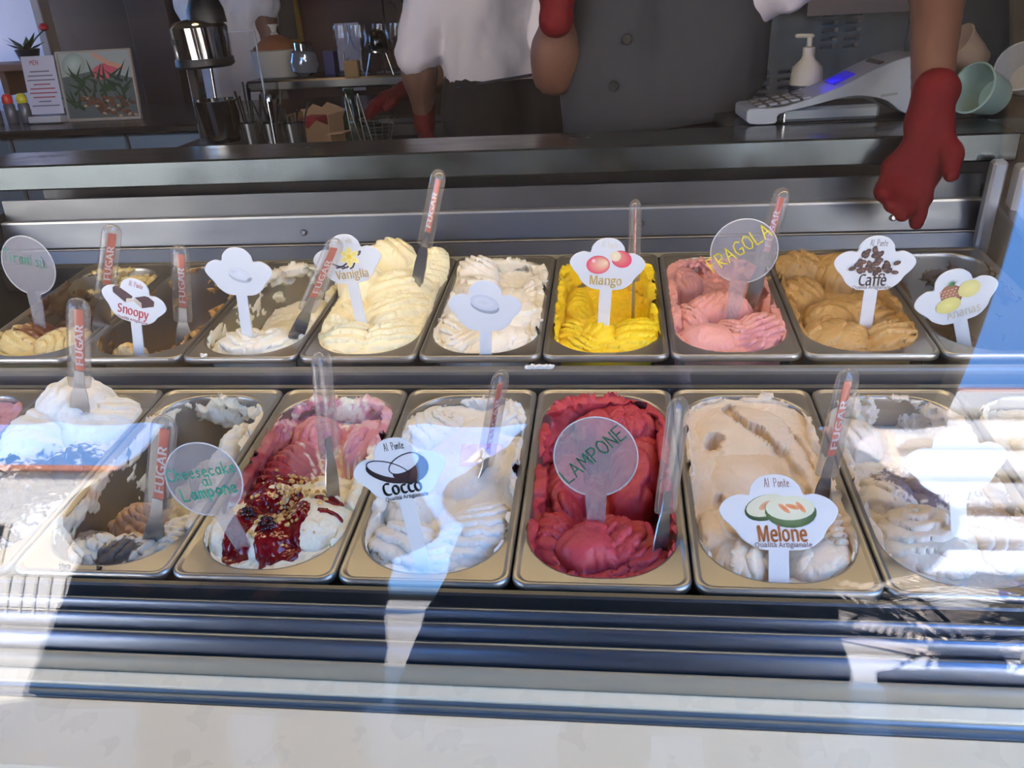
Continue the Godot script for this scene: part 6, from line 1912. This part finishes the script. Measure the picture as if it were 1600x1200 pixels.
func build_staff() -> void:
	var skin := mat("tan_skin", Color(0.33, 0.21, 0.155), 0.6)
	var hair := mat("dark_hair", Color(0.07, 0.05, 0.04), 0.6)
	var navy := mat("navy_trousers", Color(0.015, 0.015, 0.024), 0.9)
	var cotton := mat("white_cotton", Color(0.78, 0.74, 0.73), 0.9)
	var lo := 0.10
	# the man in white, seen from behind, working at the back
	var A := person("person in a white shirt with rolled sleeves and red gloves, turned away", {
		"pelvis": Vector3(-0.17, 0.99, -1.80), "neck": Vector3(-0.15, 1.50, -1.82), "head": Vector3(-0.17, 1.67, -1.86), "face": Vector3(-0.5, -0.1, -0.86).normalized(), "front": Vector3(-0.35, 0, -0.94).normalized(), "girth": 1.12,
		"arms": [[Vector3(-0.35, 1.42, -1.78), Vector3(-0.42, 1.15, -1.74), Vector3(-0.425, 0.985, -1.78)], [Vector3(0.03, 1.43, -1.88), Vector3(-0.10, 1.17, -2.05), Vector3(-0.50, 1.045, -1.98)]],
		"legs": [[Vector3(-0.26, 0.95, -1.80), Vector3(-0.27, 0.5, -1.82), Vector3(-0.27, 0.09, -1.80), Vector3(-0.31, 0.035, -1.95)], [Vector3(-0.08, 0.95, -1.82), Vector3(-0.07, 0.5, -1.84), Vector3(-0.06, 0.09, -1.82), Vector3(-0.10, 0.035, -1.97)]],
		"hands": [[Vector3(-0.425, 0.985, -1.78), Vector3(-0.05, -1, -0.05), Vector3(1, 0, -0.3), [0.25, 0.3, 0.35, 0.4], 1.0, true], [Vector3(-0.50, 1.045, -1.98), Vector3(-1, -0.25, 0.1), Vector3(0, -1, 0), [0.35, 0.35, 0.4, 0.4], 1.0, true]],
		"skin": skin, "hair": hair, "shirt": cotton, "trousers": navy, "hem": Vector3(0, 1.085, 0), "sleeve": 0.98})
	var bow := Shape.new()
	bow.tube([Vector3(0.16, 1.11, 0.155), Vector3(0.02, 1.095, 0.165), Vector3(-0.14, 1.075, 0.13)], 0.007, 6, 0.5)
	bow.tube([Vector3(0.13, 1.11, 0.165), Vector3(0.16, 1.14, 0.172), Vector3(0.19, 1.125, 0.165), Vector3(0.135, 1.105, 0.17), Vector3(0.09, 1.135, 0.175), Vector3(0.07, 1.11, 0.17), Vector3(0.13, 1.107, 0.172)], 0.007, 6, 0.5)
	bow.tube([Vector3(0.13, 1.105, 0.17), Vector3(0.15, 1.04, 0.175), Vector3(0.155, 0.99, 0.17)], 0.006, 6, 0.5)
	put("apron_string", bow.mesh(), mat("apron_string", Color(0.10, 0.11, 0.16), 0.8), A)
	# the server in a grey vest, one arm reaching down into the case, the other raised
	var B := person("person in a grey buttoned vest reaching a red-gloved hand into the case", {
		"pelvis": Vector3(0.20, 0.98, -1.26), "neck": Vector3(0.21, 1.49, -1.22), "head": Vector3(0.24, 1.66, -1.18), "face": Vector3(0.2, -0.35, 0.9).normalized(), "front": Vector3(0.1, 0, 1.0).normalized(), "girth": 0.92,
		"arms": [[Vector3(0.02, 1.42, -1.25), Vector3(-0.02, 1.145, -1.19), Vector3(-0.005, 1.275, -1.09)], [Vector3(0.40, 1.43, -1.19), Vector3(0.62, 1.36, -0.97), Vector3(0.563, 1.105, -0.735)]],
		"legs": [[Vector3(0.11, 0.95, -1.27), Vector3(0.10, 0.5, -1.25), Vector3(0.10, 0.09, -1.28), Vector3(0.08, 0.035, -1.14)], [Vector3(0.29, 0.95, -1.27), Vector3(0.30, 0.5, -1.25), Vector3(0.31, 0.09, -1.28), Vector3(0.33, 0.035, -1.14)]],
		"hands": [[Vector3(-0.005, 1.275, -1.09), Vector3(0.12, 1.0, 0.1), Vector3(0.3, 0.1, -1), [0.6, 0.7, 0.7, 0.7], 1.0, true], [Vector3(0.563, 1.105, -0.735), Vector3(-0.20, -1.0, 0.14), Vector3(-0.5, 0, 1.0), [0.12, 0.42, 0.5, 0.55], -1.0, true]],
		"skin": skin, "hair": hair, "shirt": cotton, "trousers": navy, "hem": Vector3(0, 1.13, 0), "sleeve": 0.78, "coat": [[Vector3(0.345, 1.30, -1.19), Vector3(0.41, 1.315, -1.15), 0.085, 0.08]]})
	var vest_m := mat("grey_vest", Color(0.13, 0.135, 0.155), 0.9)
	var ob := Transform3D(Basis(), -Vector3(0.20, 0, -1.26))
	var vb := []
	for k in [-1.0, 1.0]:
		vb.append([Vector3(0.205 + 0.085 * k, 1.38, -1.22), Vector3(0.195 + 0.072 * k, 1.12, -1.235), 0.132, 0.128])
		vb.append([Vector3(0.195 + 0.072 * k, 1.12, -1.235), Vector3(0.195 + 0.075 * k, 0.98, -1.24), 0.128, 0.134])
	put("vest", net(vb, 0.012, 0.03, [[Vector3(0.02, 1.003, 0), Vector3(0.16, -1, 0).normalized()], [Vector3(0.22, 1.012, 0), Vector3(0.32, -1, 0).normalized()], [Vector3(0.31, 1.035, 0), Vector3(0.75, -1, 0).normalized()], [Vector3(0, 1.46, 0), Vector3(0, 1, 0)]], 0.010, 7.0), vest_m, B, ob)
	for p in [Vector3(0.123, 1.205, -1.096), Vector3(0.098, 1.122, -1.103), Vector3(0.145, 1.29, -1.086)]:
		put("button", lath([Vector2(0.0095, -0.006), Vector2(0.0105, 0.003), Vector2(0.008, 0.005), Vector2(0.001, 0.004)], 16, ob * Transform3D(Basis(Vector3.RIGHT, PI / 2), p)), mat("button_black", Color(0.02, 0.02, 0.022), 0.8), B)
	# far back: a guest in a white dress
	person("person in a white sleeveless dress standing far back by the doors", {
		"pelvis": Vector3(-1.52, 0.92, -3.15), "neck": Vector3(-1.52, 1.38, -3.15), "head": Vector3(-1.50, 1.54, -3.13), "face": Vector3(0.5, 0, 0.86).normalized(), "front": Vector3(0.3, 0, 1.0).normalized(), "girth": 0.92,
		"arms": [[Vector3(-1.67, 1.31, -3.15), Vector3(-1.71, 1.05, -3.15), Vector3(-1.64, 0.88, -3.05)], [Vector3(-1.37, 1.31, -3.13), Vector3(-1.34, 1.06, -3.12), Vector3(-1.39, 0.88, -3.03)]],
		"legs": [[Vector3(-1.60, 0.9, -3.15), Vector3(-1.60, 0.47, -3.14), Vector3(-1.60, 0.08, -3.16), Vector3(-1.58, 0.035, -3.02)], [Vector3(-1.44, 0.9, -3.15), Vector3(-1.44, 0.47, -3.14), Vector3(-1.44, 0.08, -3.16), Vector3(-1.42, 0.035, -3.02)]],
		"hands": [[Vector3(-1.64, 0.88, -3.05), Vector3(0.3, -1, 0.3), Vector3(1, 0, 0), [0.2, 0.25, 0.3, 0.3], 1.0, false], [Vector3(-1.39, 0.88, -3.03), Vector3(-0.2, -1, 0.3), Vector3(-1, 0, 0), [0.2, 0.25, 0.3, 0.3], -1.0, false]],
		"skin": skin, "hair": hair, "shirt": mat("white_dress", Color(0.74, 0.73, 0.74), 0.9), "trousers": mats["white_dress"] if mats.has("white_dress") else cotton, "hem": Vector3(0, 0.85, 0), "sleeve": 0.12})


func build_customers() -> void:   # outside, mirrored in the glass: the photographer holding a phone, and a companion
	var skin := mat("fair_skin", Color(0.70, 0.50, 0.40), 0.55)
	var hair := mat("brown_hair", Color(0.10, 0.07, 0.05), 0.6)
	var navy := mat("dark_blue_cloth", Color(0.030, 0.034, 0.055), 0.9)
	var black := mat("black_cloth", Color(0.028, 0.027, 0.03), 0.9)
	person("person outside in dark blue raising a phone over the counter", {
		"pelvis": Vector3(0.20, 0.93, 1.02), "neck": Vector3(0.20, 1.43, 1.02), "head": Vector3(0.19, 1.60, 0.98), "face": Vector3(-0.1, -0.3, -0.95).normalized(), "front": Vector3(0, 0, -1), "girth": 1.08,
		"arms": [[Vector3(0.02, 1.36, 1.02), Vector3(-0.13, 1.12, 0.90), Vector3(0.03, 1.24, 0.735)], [Vector3(0.39, 1.36, 1.02), Vector3(0.585, 1.09, 0.90), Vector3(0.19, 1.23, 0.735)]],
		"legs": [[Vector3(0.10, 0.9, 1.02), Vector3(0.08, 0.48, 1.0), Vector3(0.06, 0.09, 1.04), Vector3(0.04, 0.035, 0.9)], [Vector3(0.30, 0.9, 1.02), Vector3(0.33, 0.48, 1.0), Vector3(0.35, 0.09, 1.04), Vector3(0.37, 0.035, 0.9)]],
		"hands": [[Vector3(0.03, 1.24, 0.735), Vector3(0.35, 0.9, -0.3), Vector3(0.9, -0.3, -0.2), [0.5, 0.5, 0.5, 0.6], 1.0, false], [Vector3(0.19, 1.23, 0.735), Vector3(-0.3, 0.95, -0.25), Vector3(-0.9, -0.3, -0.2), [0.5, 0.5, 0.5, 0.6], -1.0, false]],
		"skin": skin, "hair": hair, "shirt": navy, "trousers": black, "hem": Vector3(0, 0.58, 0), "sleeve": 1.85, "coat": [[Vector3(0.08, 1.27, 1.0), Vector3(-0.02, 1.05, 0.99), 0.11, 0.12], [Vector3(-0.05, 1.04, 0.99), Vector3(-0.13, 0.60, 0.98), 0.12, 0.15], [Vector3(0.32, 1.30, 1.0), Vector3(0.33, 0.60, 0.98), 0.13, 0.15], [Vector3(0.2, 1.0, 1.0), Vector3(0.14, 0.55, 1.0), 0.16, 0.18], [Vector3(0.36, 1.26, 0.98), Vector3(0.52, 1.05, 0.94), 0.11, 0.11]]})
	var ph := put("phone", bx(Vector3(0.105, 1.30, 0.675), Vector3(0.155, 0.075, 0.008), 0.003, Basis(Vector3.RIGHT, 0.4)), mat("phone_black", Color(0.02, 0.02, 0.022), 0.2))
	tag(ph, "black phone held by the person in dark blue", "phone")
	person("person outside in black standing beside the one with the phone", {
		"pelvis": Vector3(-0.55, 0.92, 1.0), "neck": Vector3(-0.54, 1.40, 1.0), "head": Vector3(-0.53, 1.56, 0.97), "face": Vector3(0.2, -0.3, -0.93).normalized(), "front": Vector3(0, 0, -1), "girth": 1.1,
		"arms": [[Vector3(-0.72, 1.32, 1.0), Vector3(-0.86, 1.06, 0.95), Vector3(-0.70, 0.95, 0.80)], [Vector3(-0.37, 1.32, 1.0), Vector3(-0.28, 1.05, 0.95), Vector3(-0.40, 0.94, 0.80)]],
		"legs": [[Vector3(-0.65, 0.9, 1.0), Vector3(-0.68, 0.48, 0.98), Vector3(-0.70, 0.09, 1.02), Vector3(-0.72, 0.035, 0.88)], [Vector3(-0.45, 0.9, 1.0), Vector3(-0.42, 0.48, 0.98), Vector3(-0.40, 0.09, 1.02), Vector3(-0.38, 0.035, 0.88)]],
		"hands": [[Vector3(-0.70, 0.95, 0.80), Vector3(0.8, -0.2, -0.4), Vector3(0, -0.3, 1), [0.4, 0.45, 0.5, 0.5], 1.0, false], [Vector3(-0.40, 0.94, 0.80), Vector3(-0.8, -0.2, -0.4), Vector3(0, -0.3, 1), [0.4, 0.45, 0.5, 0.5], -1.0, false]],
		"skin": skin, "hair": hair, "shirt": black, "trousers": navy, "hem": Vector3(0, 0.58, 0), "sleeve": 1.9, "coat": [[Vector3(-0.66, 1.28, 1.0), Vector3(-0.80, 0.60, 0.98), 0.13, 0.15], [Vector3(-0.44, 1.28, 1.0), Vector3(-0.45, 0.60, 0.98), 0.13, 0.14], [Vector3(-0.55, 1.0, 1.0), Vector3(-0.6, 0.55, 1.0), 0.16, 0.18]]})
